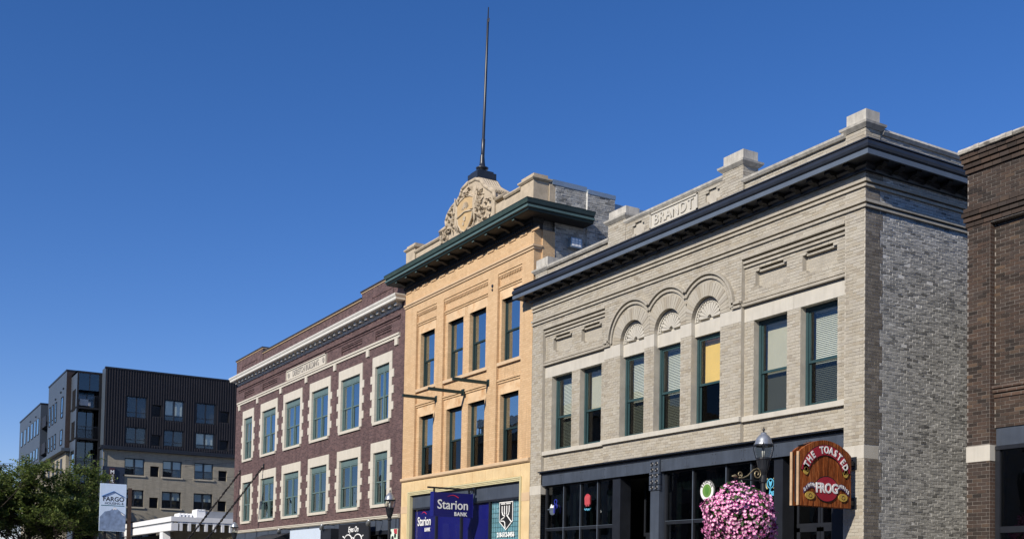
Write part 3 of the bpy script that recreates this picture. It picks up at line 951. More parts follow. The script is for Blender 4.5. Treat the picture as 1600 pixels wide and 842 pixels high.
for (a, b), wi in zip(bays, bay_win):
    box('sill', m_ysill, YB, a + .003, b - .003, YR - .09, YR + .34, 9.20, 9.315)
    mb = MB(); bandx(mb, a + .003, b - .003, YR, [(8.585, 8.64, .04), (8.66, 8.72, .075)]); mb.build('string_course', m_yel, YB)
    mb = MB(); bandx(mb, a + .003, b - .003, YR, [(11.88, 11.935, .035), (11.955, 12.01, .065)]); mb.build('string_course', m_yel, YB)
    mb = MB(); bandx(mb, a + .003, b - .003, YR, [(12.36, 12.44, .07)])
    k = a + .05
    while k < b - .08:
        mb.box(k, k + .055, YR - .055, YR, 12.29, 12.36); k += .11
    mb.build('dentil_course', m_yel, YB)
    for i in wi:
        box('lintel', m_ylint, YB, YC[i] - YHW - .12, YC[i] + YHW + .12, YR - .006, YR + .34, 8.19, 8.57)
        box('lintel', m_ylint, YB, YC[i] - YHW - .12, YC[i] + YHW + .12, YR - .006, YR + .34, 11.53, 11.86)
        sash_window(YB, YC[i] - YHW + .002, YC[i] + YHW - .002, 5.80, 8.185, YR + .15, m_dark_teal, (G_hi, G_scr if i < 9 else G), .50, .06)
        sash_window(YB, YC[i] - YHW + .002, YC[i] + YHW - .002, 9.32, 11.525, YR + .15, m_dark_teal, (G_hi, G_hi), .50, .06)
MB().sweep([(-.02, 12.76), (.04, 12.76), (.05, 12.82), (.09, 12.84), (.09, 12.90), (-.02, 12.93)], lambda o: [(YX0 + .002, -o), (YX1 + o, -o), (YX1 + o, .28)]).build('string_course', m_ysill, YB)
mb = MB()
mb.annulus(-33.62, 12.12, .0, .055, 0, 6.2832, -.03, .0, 12).annulus(-33.62, 11.98, .0, .04, 0, 6.2832, -.03, .0, 10)
mb.build('tie_plate', m_black, YB)
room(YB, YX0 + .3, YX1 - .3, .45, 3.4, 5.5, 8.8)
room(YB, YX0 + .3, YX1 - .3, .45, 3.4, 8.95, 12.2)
# cornice
def wrapY(o):
    return [(YX0 - min(o, .55), .25), (YX0 - min(o, .55), -o), (YX1 + o, -o), (YX1 + o, 1.95 if o > .05 else 1.95)]
prof = [(-.03, 13.78), (.62, 13.78), (.64, 13.80), (.64, 13.84), (.70, 13.86), (.70, 13.95), (.66, 13.97), (.69, 14.02), (.76, 14.10), (.77, 14.15), (-.03, 14.22)]
yc = MB().sweep(prof, wrapY).build('cornice', m_copper, YB)
MB().sweep([(.705, 13.87), (.712, 13.87), (.712, 13.94), (.705, 13.94)], wrapY).build('face_highlight', m_copper_lt, yc)
MB().sweep([(.70, 14.02), (.766, 14.105), (.77, 14.105), (.705, 14.015)], wrapY).build('ogee_highlight', m_copper_lt, yc)
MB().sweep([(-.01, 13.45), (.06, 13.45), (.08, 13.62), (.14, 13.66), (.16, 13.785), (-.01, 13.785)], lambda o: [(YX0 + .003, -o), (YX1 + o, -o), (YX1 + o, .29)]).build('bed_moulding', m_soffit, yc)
MB().sweep([(.02, 13.77), (.60, 13.77), (.60, 13.778), (.02, 13.778)], wrapY).build('soffit', m_soffit, yc)  # dark sheet carrying the painted shade below the copper
x = YX0 + .25
while x < YX1 + .2:
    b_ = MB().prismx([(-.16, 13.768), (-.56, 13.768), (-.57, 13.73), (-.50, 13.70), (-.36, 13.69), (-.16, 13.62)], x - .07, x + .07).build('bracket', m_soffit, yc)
    MB().box(x - .07, x + .07, -.578, -.571, 13.725, 13.768).build('bracket_face', m_copper_lt, b_)
    x += .93
x = YX0 + .05
dm = MB()
while x < YX1:
    dm.box(x, x + .07, -.13, -.06, 13.50, 13.60); x += .13
dm.build('dentils', m_soffit, yc, kind='stuff')
ov = MB()
x = YX0 + .1
while x < YX1 - .1:
    box('wall_corbel', m_yel, YB, x, x + .45, -.035, .01, 13.36, 13.448); x += .75
# parapet, crest and flagpole base
ypar = box('parapet', m_carve, YB, YX0 + .9, -37.7, .0, .35, 14.1, 14.90)
box('parapet_wing', m_carve, ypar, -33.5, YX1 - .85, .0, .35, 14.1, 15.0)
MB().prismx([(-.05, 14.88), (-.09, 14.93), (-.09, 14.97), (-.04, 15.01), (.38, 15.01), (.38, 14.88)], YX0 + .85, -37.75).build('coping', m_carve, ypar)
MB().prismx([(-.05, 15.0), (-.09, 15.05), (-.09, 15.09), (-.04, 15.13), (.38, 15.13), (.38, 15.0)], -32.85, YX1 - .83).build('coping', m_carve, ypar)
MB().prismx([(-.05, 15.12), (-.09, 15.17), (-.04, 15.23), (.38, 15.23), (.38, 15.12)], -33.5, -32.87).build('coping', m_carve, ypar)
for x0, x1 in ((YX0 + .05, YX0 + .88), (YX1 - .86, YX1 - .02)):
    p = box('parapet_post', m_carve, ypar, x0, x1, -.05, .55, 14.15, 15.12)
    MB().sweep([(-.2, 15.10), (.03, 15.10), (.08, 15.15), (.08, 15.20), (.0, 15.22), (-.2, 15.22)], lambda o: [(x0 - o, .55 + o), (x0 - o, -.05 - o), (x1 + o, -.05 - o), (x1 + o, .55 + o)]).build('moulding', m_carve, p)
    box('cap', m_carve, p, x0 + .02, x1 - .02, -.03, .53, 15.21, 15.33)
CXc = -35.55
outl = [(-2.2, 14.1), (-2.2, 15.16), (-1.62, 15.2), (-1.68, 15.45), (-1.52, 15.66), (-1.22, 15.84), (-.78, 15.95), (-.58, 16.05), (-.46, 16.2), (-.40, 16.30), (0.06, 16.40)]
pts = [(CXc + a, z) for a, z in outl] + [(CXc + .62, 16.38), (CXc + 1.0, 16.22), (CXc + 1.25, 15.95), (CXc + 1.62, 15.72), (CXc + 1.95, 15.5), (CXc + 2.05, 15.24), (CXc + 2.05, 14.1)]
crest = fix_normals(MB().prism(list(reversed(pts)), -.06, .70).build('crest', m_carve, YB))
rim = MB()
rp = [(CXc + a, z) for a, z in outl[1:]]
for a, b in zip(rp[:-1], rp[1:]):
    rim.tube([(a[0], -.06, a[1] - .02), (b[0], -.06, b[1] - .02)], .07, 8)
rim.build('scroll_rim', m_carve, crest, smooth=True)
sr = MB()
rq = pts[len(outl) - 1:-1]
for a, b in zip(rq[:-1], rq[1:]):
    sr.tube([(a[0], -.04, a[1] - .03), (b[0], -.04, b[1] - .03)], .075, 8)
for k in range(7):                          # side scroll folds seen over the right shoulder
    yy = .0 + k * .1
    sr.tube([(CXc + .62, yy, 16.36), (CXc + 1.02, yy, 16.2), (CXc + 1.28, yy, 15.93), (CXc + 1.65, yy, 15.70), (CXc + 2.0, yy, 15.48)], [.08, .075, .06, .07, .09], 8)
sr.build('side_scroll', m_carve, crest, smooth=True)
sh = MB()
spt = [(a_ * 1.22, 15.28 + (z_ - 15.28) * 1.18) for a_, z_ in [(-.52, 15.62), (-.50, 15.25), (-.42, 14.98), (-.22, 14.76), (0, 14.66), (.22, 14.76), (.42, 14.98), (.50, 15.25), (.52, 15.62), (.3, 15.72), (0, 15.78), (-.3, 15.72)]]
sh.prism([(CXc + a, z) for a, z in reversed(spt)], -.15, -.05)
shield = fix_normals(sh.build('shield', m_carve_y, crest))
fr_ = MB()
ring = [(CXc + a * 1.02, -.15, z) for a, z in spt] ; ring.append(ring[0])
fr_.tube(ring, .035, 6)
fr_.tube([(CXc - .6, -.16, 15.2), (CXc, -.17, 15.3), (CXc + .6, -.16, 15.2)], .03, 6)
fr_.build('shield_rim', m_carve, shield, smooth=True)
le = MB()
for k in range(13):                         # sun rays and little figures on the shield
    a = R(15 + k * 12.5)
    le.tube([(CXc + .08 * math.cos(a), -.155, 15.38 + .08 * math.sin(a)), (CXc + .30 * math.cos(a), -.155, 15.38 + .28 * math.sin(a))], .014, 5)
le.prism([(CXc - .05, 14.95), (CXc + .05, 14.95), (CXc + .09, 15.08), (CXc - .02, 15.16), (CXc - .10, 15.06)], -.18, -.14)
le.prism([(CXc - .16, 14.84), (CXc - .05, 14.80), (CXc - .02, 14.9), (CXc - .12, 14.93)], -.18, -.14)
le.build('shield_relief', m_carve, shield)
def leafy(cx, cz, w, h, n, seed):
    q = random.Random(seed); o = MB()
    for _ in range(n):
        x, z, a, L = cx + q.uniform(-w, w), cz + q.uniform(-h, h), q.uniform(0, 6.28), q.uniform(.07, .15)
        d = q.uniform(.09, .19)
        ca, sa = math.cos(a), math.sin(a)
        P = lambda u, v: (x + u * ca - v * sa, z + u * sa + v * ca)
        tip, b0, m1, m2 = P(L, 0), P(-L, 0), P(0, L * .45), P(0, -L * .45)
        yb, yf = -.055, -.055 - d
        o.tri((b0[0], yb, b0[1]), (m2[0], yb - .02, m2[1]), (x, yf, z)).tri((m2[0], yb - .02, m2[1]), (tip[0], yf, tip[1]), (x, yf, z))
        o.tri((tip[0], yf, tip[1]), (m1[0], yb - .02, m1[1]), (x, yf, z)).tri((m1[0], yb - .02, m1[1]), (b0[0], yb, b0[1]), (x, yf, z))
    return o
leafy(CXc + 1.2, 14.95, .62, .38, 42, 3).build('carved_foliage', m_carve, crest, kind='stuff')
leafy(CXc - 1.5, 14.75, .5, .3, 28, 4).build('carved_foliage', m_carve, crest, kind='stuff')
leafy(CXc + .02, 16.0, .32, .16, 18, 5).build('carved_foliage', m_carve, crest, kind='stuff')
leafy(CXc + .1, 14.6, .7, .08, 14, 6).build('carved_foliage', m_carve, crest, kind='stuff')
fq = random.Random(9)
for sgn in (-1, 1):                          # scrolled mantling either side of the shield, in many thin strands
    fig = MB()
    for k in range(7):
        o_ = .08 * k
        w = .5 + .5 * math.sin(k * 1.7)
        fig.tube([(CXc + sgn * (.62 + o_ * .3 + .10 * math.sin(t * 2.2 + k)), -.09 - .06 * math.sin(t * 3.1 + k), 14.72 + .04 * k + t * (.95 + .18 * w)) for t in [q / 9 for q in range(10)]],
                 [.012 + .045 * math.sin(math.pi * (q + .5) / 10) for q in range(10)], 6)
    for k in range(4):                       # curled ends
        cx_, cz_ = CXc + sgn * (.78 + .17 * k), 15.52 - .2 * k
        r_ = .13 - .012 * k
        fig.tube([(cx_ + sgn * r_ * (1 - .07 * q) * math.cos(q * .55), -.10 - .012 * q * .5, cz_ + r_ * (1 - .07 * q) * math.sin(q * .55)) for q in range(13)], .028, 5)
    fig.build('carved_mantling', m_carve, crest, smooth=True)
leafy(CXc - 1.05, 15.35, .28, .42, 26, 12).build('carved_foliage', m_carve, crest, kind='stuff')
leafy(CXc + .98, 15.6, .25, .36, 24, 13).build('carved_foliage', m_carve, crest, kind='stuff')
# right return of the yellow building above its neighbour's roof
rs = MB()
rs.quad((YX1, 0, 0), (YX1, .30, 0), (YX1, .30, 14.2), (YX1, 0, 14.2))
rs.box(YX1 - .5, YX1 + .06, .30, .79, 11.0, 13.44)
rs.build('corner_return', m_yel, YB)
sw = wall(.79, 2.05, 11.0, 15.06, 0, side=YX1 + .03)
wall(2.05, 3.2, 11.0, 14.98, 0, side=YX1 + .10, mb=sw)
sw.quad((YX1 + .03, 2.05, 11), (YX1 + .10, 2.05, 11), (YX1 + .10, 2.05, 15.06), (YX1 + .03, 2.05, 15.06))
sw.quad((YX1 + .10, 3.2, 11), (YX1 - 6, 3.2, 11), (YX1 - 6, 3.2, 14.9), (YX1 + .10, 3.2, 14.9))
wall(3.2, 24, 10.0, 14.55, 0, side=YX1 - .1, mb=sw)
ysw = sw.build('side_wall', m_old_mortar, YB)
lay_bricks([(courses(.79, 2.05, 11.9, 15.06), 0, YX1 + .03), (courses(2.05, 3.2, 11.9, 14.98, bw=.215, j=.013), 0, YX1 + .10)], m_oldside, ysw, 300, jitter=.007, proud=.011, rough=.04)
box('side_post', m_carve, YB, YX1 - .5, YX1 + .02, .56, .80, 13.9, 15.05)
MB().box(YX1 - .3, YX1 + .06, .66, 2.06, 15.05, 15.22).box(YX1 - .3, YX1 + .13, 2.06, 3.22, 14.98, 15.13).box(YX1 - .5, YX1 - .06, 3.22, 24, 14.55, 14.92).build('flashing', m_flash, YB)
box('roof', m_old_tex, YB, YX0 + .3, YX1 - .12, .4, 24, 12.3, 14.0)
fl = MB().box(YX1 + .03, YX1 + .12, 1.30, 1.70, 13.0, 13.25).box(YX1 + .12, YX1 + .30, 1.28, 1.72, 12.98, 13.30)
fo = fl.build('flood_light', m_flash, None)
tag(fo, 'small grey box flood light on the grey brick side of the yellow building', 'flood light')
ld = MB()
for i in range(3):
    for j in range(3):
        ld.box(YX1 + .301, YX1 + .306, 1.32 + i * .13, 1.42 + i * .13, 13.02 + j * .09, 13.09 + j * .09)
ld.build('lens', m_white, fo)
# shopfront
m_blue = M('blue_window_film', (.012, .014, .16), .3, .08, 1, spec=.4)
m_blue_sign = M('blue_sign_face', (.008, .009, .125), .35, .04, spec=.4)
m_grid = M('pale_teal_window_film', (.18, .40, .44), .4, .15, 2)
ysf = MB()
ysf.box(-40.0, -31.5, .10, .22, 4.56, 5.06)
ys = ysf.build('shopfront', m_panel, YB)
fm = MB()
px = [-39.97, -37.95, -35.9, -33.75, -31.53]
for x in px: fm.box(x - .04, x + .04, .10, .26, 0, 4.56)
fm.box(-39.97, -31.53, .09, .27, 4.49, 4.56).box(-39.97, -31.53, .09, .27, 0, .5)
fm.build('glazing_frame', m_black, ys)
for k in range(4):
    f_ = box('window_film', m_blue if k < 3 else m_grid, ys, px[k] + .04, px[k + 1] - .04, .20, .21, .5, 4.49)
    MB().box(px[k] + .04, px[k + 1] - .04, .17, .175, .5, 4.49).build('pane', glass('film_glass', 1.5, (.95, .95, .97)) if k == 0 else bpy.data.materials['film_glass'], ys)
lines = MB()
x = px[3] + .14
while x < px[4] - .06:
    lines.box(x, x + .012, .193, .199, .5, 4.49); x += .165
z = .6
while z < 4.48:
    lines.box(px[3] + .04, px[4] - .04, .195, .1995, z, z + .012); z += .165
lines.build('grid_print', m_teal, ys)
yt = .16
SCx = -32.68
shp = lambda k, dx=0: [(SCx + a * k, 4.05 + (z - 4.05) * k) for a, z in ((-.46, 4.44), (.46, 4.44), (.46, 3.76), (0, 3.46), (-.46, 3.76))]
o1 = fix_normals(MB().prism(shp(1.0), yt, yt + .006).build('shield_print', m_white, ys))
fix_normals(MB().prism(shp(.93), yt - .004, yt).build('shield_field', m_black_p, o1))
fk = MB()
W_ = lambda pts, r=.022: fk.tube([(SCx + a, yt - .007, z) for a, z in pts], r, 6)
for a in (-.24, -.08, .08, .24):
    W_([(a, 4.30), (a, 4.08), (a * .75, 4.0)], .024)
W_([(-.24, 4.10), (-.2, 3.99), (-.05, 3.95)]); W_([(.24, 4.10), (.2, 3.99), (.08, 3.95)])
W_([(-.05, 3.95), (-.14, 3.88), (-.30, 3.84), (-.33, 3.78), (-.12, 3.77), (-.05, 3.72), (-.02, 3.52)]); W_([(.08, 3.97), (.25, 3.84), (.41, 3.72)])
fk.build('fork_and_head', m_white, o1)
tiny = MB()                                  # a line of lettering too small to read
for k in range(11):
    if k != 5: tiny.box(SCx - .33 + k * .06, SCx - .33 + k * .06 + .042, yt - .009, yt - .005, 4.35, 4.40)
tiny.build('small_print', m_white, o1, kind='stuff')
text('letters', '218-512-0456', .22, (SCx, yt - .004, 3.30), m_white, o1, extrude=.003, offset=.008, sx=.95)
text('letters', 'Text', .16, (SCx, yt - .004, 3.06), m_white, o1, extrude=.003, offset=.006)
m_swoosh = M('red_swoosh', (.65, .02, .05), .5, .03)
def starion(parent, face, loc, size, sx, depth=.004):
    x, y, z = loc
    if face == 'front':
        P = lambda u, v: (x + u, y, z + v)
    else:
        P = lambda u, v: (x, y + u, z + v)
    text('letters', 'Starion', size, P(0, 0), m_white, parent, face=face, extrude=depth, offset=size * .008, sx=sx)
    text('letters', 'BANK', size * .40, P(size * .72 * sx, -size * .66), m_white, parent, face=face, extrude=depth, offset=size * .012, sx=sx, spacing=1.2)
    s = MB()
    n = 12
    prev = None
    for k in range(n + 1):
        t = k / n
        u = (-.55 + 1.05 * t) * size * sx
        v = (.50 + .26 * math.sin(math.pi * (.15 + .75 * t))) * size
        r = size * (.008 + .028 * t)
        s.v.append(P(u, v - r)); s.v.append(P(u, v + r))
        if k: s.f.append((2 * k - 2, 2 * k, 2 * k + 1, 2 * k - 1))
    o = s.build('swoosh', m_swoosh, parent)
    o.location = (0, -.006, 0) if face == 'front' else (.006, 0, 0)
starion(ys, 'front', (-39.05, .163, 4.0), .50, .82)
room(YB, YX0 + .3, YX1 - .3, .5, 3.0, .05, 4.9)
# projecting arms on the front
for i, (x, z) in enumerate(((-37.9, 8.68), (-35.72, 8.63), (-33.82, 8.70))):
    ap = MB()
    ap.box(x - .045, x + .045, -1.42, .0, z - .055, z + .055)
    a_ = ap.build('projecting_arm', m_copper, YB)
    MB().box(x - .09, x + .09, -.02, .03, z - .12, z + .12).build('wall_plate', m_copper, a_)

# hanging bank sign
HS = thing('hanging_sign', 'dark blue box sign with white lettering and red swoosh hanging off the yellow building', 'sign', (-34.6, -.85, 3.95))
bx0 = -34.86
face_o = box('sign_box', m_blue_sign, HS, bx0, -34.6, -1.66, -.10, 3.96, 4.80)
for q in ((-1.67, -1.64, 3.95, 4.81), (-.12, -.09, 3.95, 4.81)):
    box('end_frame', m_blue, HS, bx0 - .005, -34.594, q[0], q[1], q[2], q[3])
MB().box(-34.76, -34.70, -1.85, .02, 4.93, 4.99).box(-34.75, -34.71, -1.62, -1.56, 4.80, 4.94).box(-34.75, -34.71, -.22, -.16, 4.80, 4.94).box(-34.80, -34.66, -.01, .03, 4.84, 5.08).build('bracket', m_black, HS)
starion(HS, 'side', (-34.592, -.90, 4.36), .47, .92)
sc_ = MB()
pts_ = []
for k in range(26):
    a = k * .42; r = .11 - k * .0036
    pts_.append((-34.73, -.14 + r * math.cos(a), 4.93 - .02 + r * math.sin(a)))
sc_.tube(pts_, .012, 5)
sc_.build('scroll', m_black, HS)

# flagpole
FP = thing('flagpole', 'tall dark flagpole with stepped base on the stone crest', 'flagpole', (-35.25, .33, 16.38))
fx, fy = -35.2, .35
MB().box(fx - .40, fx + .40, -.08, .78, 16.36, 16.42).box(fx - .37, fx + .37, -.05, .75, 16.42, 16.66).box(fx - .30, fx + .30, .03, .67, 16.66, 16.74).build('base', m_navy, FP)
lean = lambda z: (fx + .018 * (z - 16.8), fy + .012 * (z - 16.8), z)
c_ = MB().lathe([(.0, 16.74), (.12, 16.74), (.10, 16.82), (.22, 16.88), (.24, 16.92), (.12, 16.98), (.10, 17.1), (.075, 17.4)], fx, fy, 14)
c_.build('collar', m_navy, FP, smooth=True)
zs_ = [16.9, 18.0, 18.02, 20.4, 22.5, 22.52, 22.95]
MB().tube([lean(z) for z in zs_], [.07, .07, .056, .05, .042, .026, .02], 10).build('pole', m_navy, FP, smooth=True)
MB().tube([lean(22.35), tuple(Vector(lean(22.35)) + Vector((.08, 0, .02))), tuple(Vector(lean(22.5)) + Vector((.1, 0, 0)))], .018, 6).build('pulley', m_navy, FP)

# ================================================================== PURPLE BROWN BUILDING
PB = thing('brick_building', 'long purple brown brick building with toothed white stone window surrounds', 'building', (-52.6, 0, 0))
PX0, PX1 = -64.3, -40.88
m_pur = brick_tex('purple_brown_brick', (.082, .050, .051), (.158, .096, .092), (.17, .13, .125), bw=.21, ms=.006, mot=.2, bump=.4)
m_pst = M('white_stone', (.54, .50, .42), .8, .05, 3, streak=.05)
m_pwhite = M('white_cornice_paint', (.66, .64, .58), .6, .05, 3, streak=.08)
m_coping = M('dark_coping', (.035, .03, .03), .6, .2)
PW = [(-61.80, .76), (-58.10, 1.15), (-54.29, 1.15), (-50.40, 1.12), (-46.57, 1.12), (-43.04, .74)]
hs = []
for c, h in PW:
    hs += [(c - h, c + h, 4.88, 7.12, .22), (c - h, c + h, 8.45, 10.85, .22)]
pmot = [(-62.7, -60.95, 12.04, 12.40), (-59.4, -56.9, 12.04, 12.40), (-47.8, -45.35, 12.04, 12.40), (-43.9, -42.2, 12.04, 12.40)]
mb = wall(PX0, PX1, 4.3, 14.16, 0, hs + [q + (.07,) for q in pmot])
for q in pmot:
    mb.quad((q[0], .07, q[2]), (q[1], .07, q[2]), (q[1], .07, q[3]), (q[0], .07, q[3]))
mb.quad((PX0, 0, 0), (PX0, 26, 0), (PX0, 26, 14.4), (PX0, 0, 14.4))
mb.quad((PX1, 0, 0), (PX1, 26, 0), (PX1, 26, 14.1), (PX1, 0, 14.1))
mb.quad((PX0, 0, 0), (PX0 + .45, 0, 0), (PX0 + .45, 0, 4.3), (PX0, 0, 4.3)).quad((PX1 - .1, 0, 0), (PX1, 0, 0), (PX1, 0, 4.3), (PX1 - .1, 0, 4.3))
pfront = mb.build('front_wall', m_pur, PB)
for q in pmot:
    for k in range(2):
        box('corbel_course', m_pur, PB, q[0] + .003, q[1] - .003, .03 - .0 * k, .068, 12.34 - .12 * k, 12.398 - .12 * k)
for c, h in PW:
    for z0, z1 in ((4.88, 7.12), (8.45, 10.85)):
        zl = z1 + .44
        lb = MB()
        n = 5
        for k in range(n):
            w = (2 * h + .56) / n
            lb.box(c - h - .28 + k * w + .002, c - h - .28 + (k + 1) * w - .002, -.035, .15, z1 - .004, zl)
        lb.build('lintel', m_pst, PB)
        box('sill', m_pst, PB, c - h - .12, c + h + .12, -.07, .2, z0 - .125, z0)
        hb = (z1 - z0) / 7
        for sgn in (-1, 1):
            for k in range(7):
                w = .47 if k in (1, 3, 5) else .28
                xa, xb = (c - h - w, c - h + .004) if sgn < 0 else (c + h - .004, c + h + w)
                box('quoin', m_pst, PB, xa, xb, -.03, .16, z0 + k * hb + .002, z0 + (k + 1) * hb - .002)
        w_ = sash_window(PB, c - h + .006, c + h - .006, z0 + .002, z1 - .25, .075, m_teal_lt, (G_pur if z0 > 8 else G_low, G_pur if z0 > 8 else G_low), .49, .06, lights=2)
        box('transom_panel', m_teal_lt, w_, c - h + .006, c + h - .006, .07, .18, z1 - .248, z1 - .006)
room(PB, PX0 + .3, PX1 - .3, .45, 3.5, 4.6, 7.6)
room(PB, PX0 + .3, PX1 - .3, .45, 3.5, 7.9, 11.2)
mb = MB(); bandx(mb, PX0 + .4, PX1 - .42, 0, [(11.73, 11.83, .05), (11.84, 11.92, .09)]); mb.build('string_course', m_pst, PB)
for x in (-63.55, -60.15, -56.2, -52.35, -48.5, -44.62, -41.62):
    box('square_block', m_pst, PB, x - .15, x + .15, -.06, .02, 11.44, 11.72)
mb = MB(); bandx(mb, PX0 + .4, PX1 - .42, 0, [(12.52, 12.575, .03), (12.63, 12.70, .055)]); mb.build('string_course', m_pur, PB)
pl = (-55.25, -49.6, 11.97, 12.47)
po = box('name_plate', m_pst, PB, pl[0], pl[1], -.05, .02, pl[2], pl[3])
f2 = MB()
for q in ((pl[0], pl[1], pl[3] - .05, pl[3]), (pl[0], pl[0] + .07, pl[2], pl[3]), (pl[1] - .07, pl[1], pl[2], pl[3])):
    f2.box(q[0], q[1], -.09, -.045, q[2], q[3])
f2.build('plate_frame', m_pst, po)
m_plet = M('shadowed_stone_letter', (.30, .28, .25), .8, .05)
text('letters', 'DERETCH BUILDING', .42, ((pl[0] + pl[1]) / 2, -.052, 12.19), m_plet, po, extrude=.02, offset=.004, sx=.98)
for x in (pl[0] + .35, pl[1] - .35):
    MB().annulus(x, 12.2, .05, .13, 0, 6.2832, -.075, -.045, 12).build('rosette', m_plet, po)
def planP(o): return [(PX0 + .38 - o * 0 - .0, .0 - 0), ] 
cpP = lambda o: [(PX0 + .50 - o, .02), (PX0 + .50 - o, -o), (PX1 - .45 + o, -o), (PX1 - .45 + o, .02)]
pc = MB().sweep([(-.01, 12.93), (.05, 12.93), (.06, 12.97), (.10, 12.985), (.10, 13.02), (-.01, 13.02)], cpP).build('cornice', m_pwhite, PB)
MB().sweep([(-.01, 13.16), (.42, 13.16), (.44, 13.19), (.44, 13.27), (.47, 13.30), (.50, 13.36), (.50, 13.40), (-.01, 13.44)], cpP).build('corona', m_pwhite, pc)
x = PX0 + .5
while x < PX1 - .45:
    MB().box(x, x + .24, -.24, .0, 13.03, 13.158).build('dentil_block', m_pwhite, pc); x += .62
# parapet ends
for a, b in ((PX0, -59.4), (-45.42, PX1)):
    box('parapet', m_pur, PB, a, b, -.03, .38, 13.42, 14.40)
for a, b, z in ((PX0 - .05, -59.35, 14.40), (-59.4, -45.4, 14.12), (-45.47, PX1, 14.40)):
    MB().box(a, b, -.06, .4, z, z + .05).build('coping_band', m_ysill, PB)
    MB().box(a - .01, b + .01, -.10, .45, z + .05, z + .11).build('coping', m_coping, PB)
for a, b in ((-63.2, -60.4), (-44.3, -42.0)):
    fr3 = MB()
    fr3.box(a, b, -.06, -.02, 13.95, 14.0).box(a, a + .06, -.06, -.02, 13.55, 13.95).box(b - .06, b, -.06, -.02, 13.55, 13.95)
    fr3.build('panel_frame', m_pur, PB)
box('roof', m_coping, PB, PX0 + .05, PX1 - .05, .4, 26, 11.3, 13.6)
# shopfront strip
MB().sweep([(-.01, 4.22), (.05, 4.22), (.10, 4.27), (.10, 4.31), (.13, 4.34), (.13, 4.38), (-.01, 4.40)], lambda o: [(PX0 + .3, -o), (PX1 - .06, -o)]).build('shopfront_cornice', m_pst, PB)
x = PX0 + .45
k = 0
while x < PX1 - .3:
    w = min(2.05, PX1 - .12 - x)
    box('fascia_panel', m_panel, PB, x + .04, x + w - .04, -.02, .1, 3.75, 4.20); x += 2.05
box('shopfront_beam', m_black, PB, PX0 + .45, PX1 - .1, .0, .3, 3.6, 4.24)
gl = MB().box(PX0 + .45, PX1 - .1, .2, .206, .5, 3.6).build('shop_glass', G_sf, PB)
pp = MB()
x = PX0 + .45
while x < PX1: pp.box(x - .06, x + .06, .1, .28, 0, 3.6); x += 2.05
pp.build('shop_posts', m_black, PB)
room(PB, PX0 + .3, PX1 - .3, .5, 3.0, .05, 4.1)

# ================================================================== DARK BROWN BUILDING (right edge)
DB = thing('brick_building', 'dark brown brick building with corbelled top and rough stone coping across the alley', 'building', (-9, 0, 0))
DX0, DX1 = -14.24, 6.0
m_dk = brick_geo('dark_brown_brick', [(0, (.030, .023, .019)), (.3, (.058, .040, .031)), (.6, (.086, .056, .041)), (.85, (.066, .049, .041)), (1, (.13, .085, .055))], stain=(.035, .032, .03), stain_amt=.45, stain_scale=.8, fine=.3, bump=.3)
m_dk_mortar = M('pale_dirty_mortar', (.20, .18, .16), .95, .3, 3)
m_dk_tex = brick_tex('dark_brown_brick_plain', (.08, .052, .04), (.115, .072, .052), (.17, .145, .125), ms=.007)
m_rock = M('rough_coping_stone', (.42, .39, .34), .9, .2, 6, bump=.8, bs=18, dirt=(.12, .11, .10), dirt_amt=.6, dscale=4)
dw = MB()
wall(DX0, -13.73, 0, 10.02, 0, mb=dw)
DR = .14
wall(-13.73, DX1, 4.86, 8.92, DR, mb=dw)
wall(-13.73, DX1, 8.92, 10.02, 0, mb=dw)
MB().box(-13.732, -13.722, .0, DR + .2, 0, 8.95).build('pier_return', m_dk_tex, DB)
dw.quad((-13.73, 0, 8.92), (DX1, 0, 8.92), (DX1, DR, 8.92), (-13.73, DR, 8.92))
dw.quad((DX0, 0, 0), (DX0, 25, 0), (DX0, 25, 10.3), (DX0, 0, 10.3))
dfront = dw.build('front_wall', m_dk_mortar, DB)
lay_bricks([(courses(DX0, -13.735, 0, 8.95, [(DX0, -13.7, 4.21, 4.52)]), 0, None), (courses(-13.73, -9, 4.86, 8.92, [(-13.7, -9, 5.44, 5.68)]), DR, None),
            (courses(DX0, -9, 8.95, 10.02), 0, None)], m_dk, dfront, 300, jitter=.003, view=lambda c: c[0] < -12.85 and c[2] > 2.7)
box('far_brickwork', m_dk_tex, dfront, -9, DX1, DR - .008, DR + .01, 4.86, 8.92)
box('far_brickwork', m_dk_tex, dfront, -9, DX1, -.008, .01, 8.95, 10.38)
for z0, z1, p in ((8.94, 9.02, .03), (9.04, 9.12, .06), (9.14, 9.22, .09), (9.24, 9.32, .06)):
    cb = MB()
    x = DX0 - p
    while x < -9:
        w = .206
        if True:
            cb.box(x + .004, x + w - .004, -p, .02, z0 + .004, z1 - .002)
        x += w
    cb.build('corbel_course', m_dk, dfront)
for z0, p in ((10.02, .05), (10.12, .09), (10.22, .13), (10.31, .16)):
    cb = MB()
    x = DX0 - p * .45
    while x < -9:
        cb.box(x + .004, x + .202, -p, .05, z0 + .004, z0 + .085); x += .206
    cb.build('corbel_course', m_dk, dfront)
x = DX0 - .08
q = random.Random(5)
while x < DX1:
    w = 1.22
    cp = MB(); nx = 10
    for i in range(nx):
        a, b = x + .006 + (w - .012) * i / nx, x + .006 + (w - .012) * (i + 1) / nx
        j0, j1 = q.uniform(-.015, .015), q.uniform(-.015, .015)
        cp.prismx([(-.21 + j0, 10.405), (-.23 + j1, 10.45), (-.20 + j0, 10.50), (.4, 10.53), (.4, 10.40)], a, b)
    cp.build('coping_stone', m_rock, DB); x += w
box('roof', m_dk_tex, DB, DX0 + .02, DX1, .4, 25, 8.9, 10.2)
box('band_stone', m_stone, DB, DX0 - .012, -13.715, -.014, .3, 4.21, 4.52)
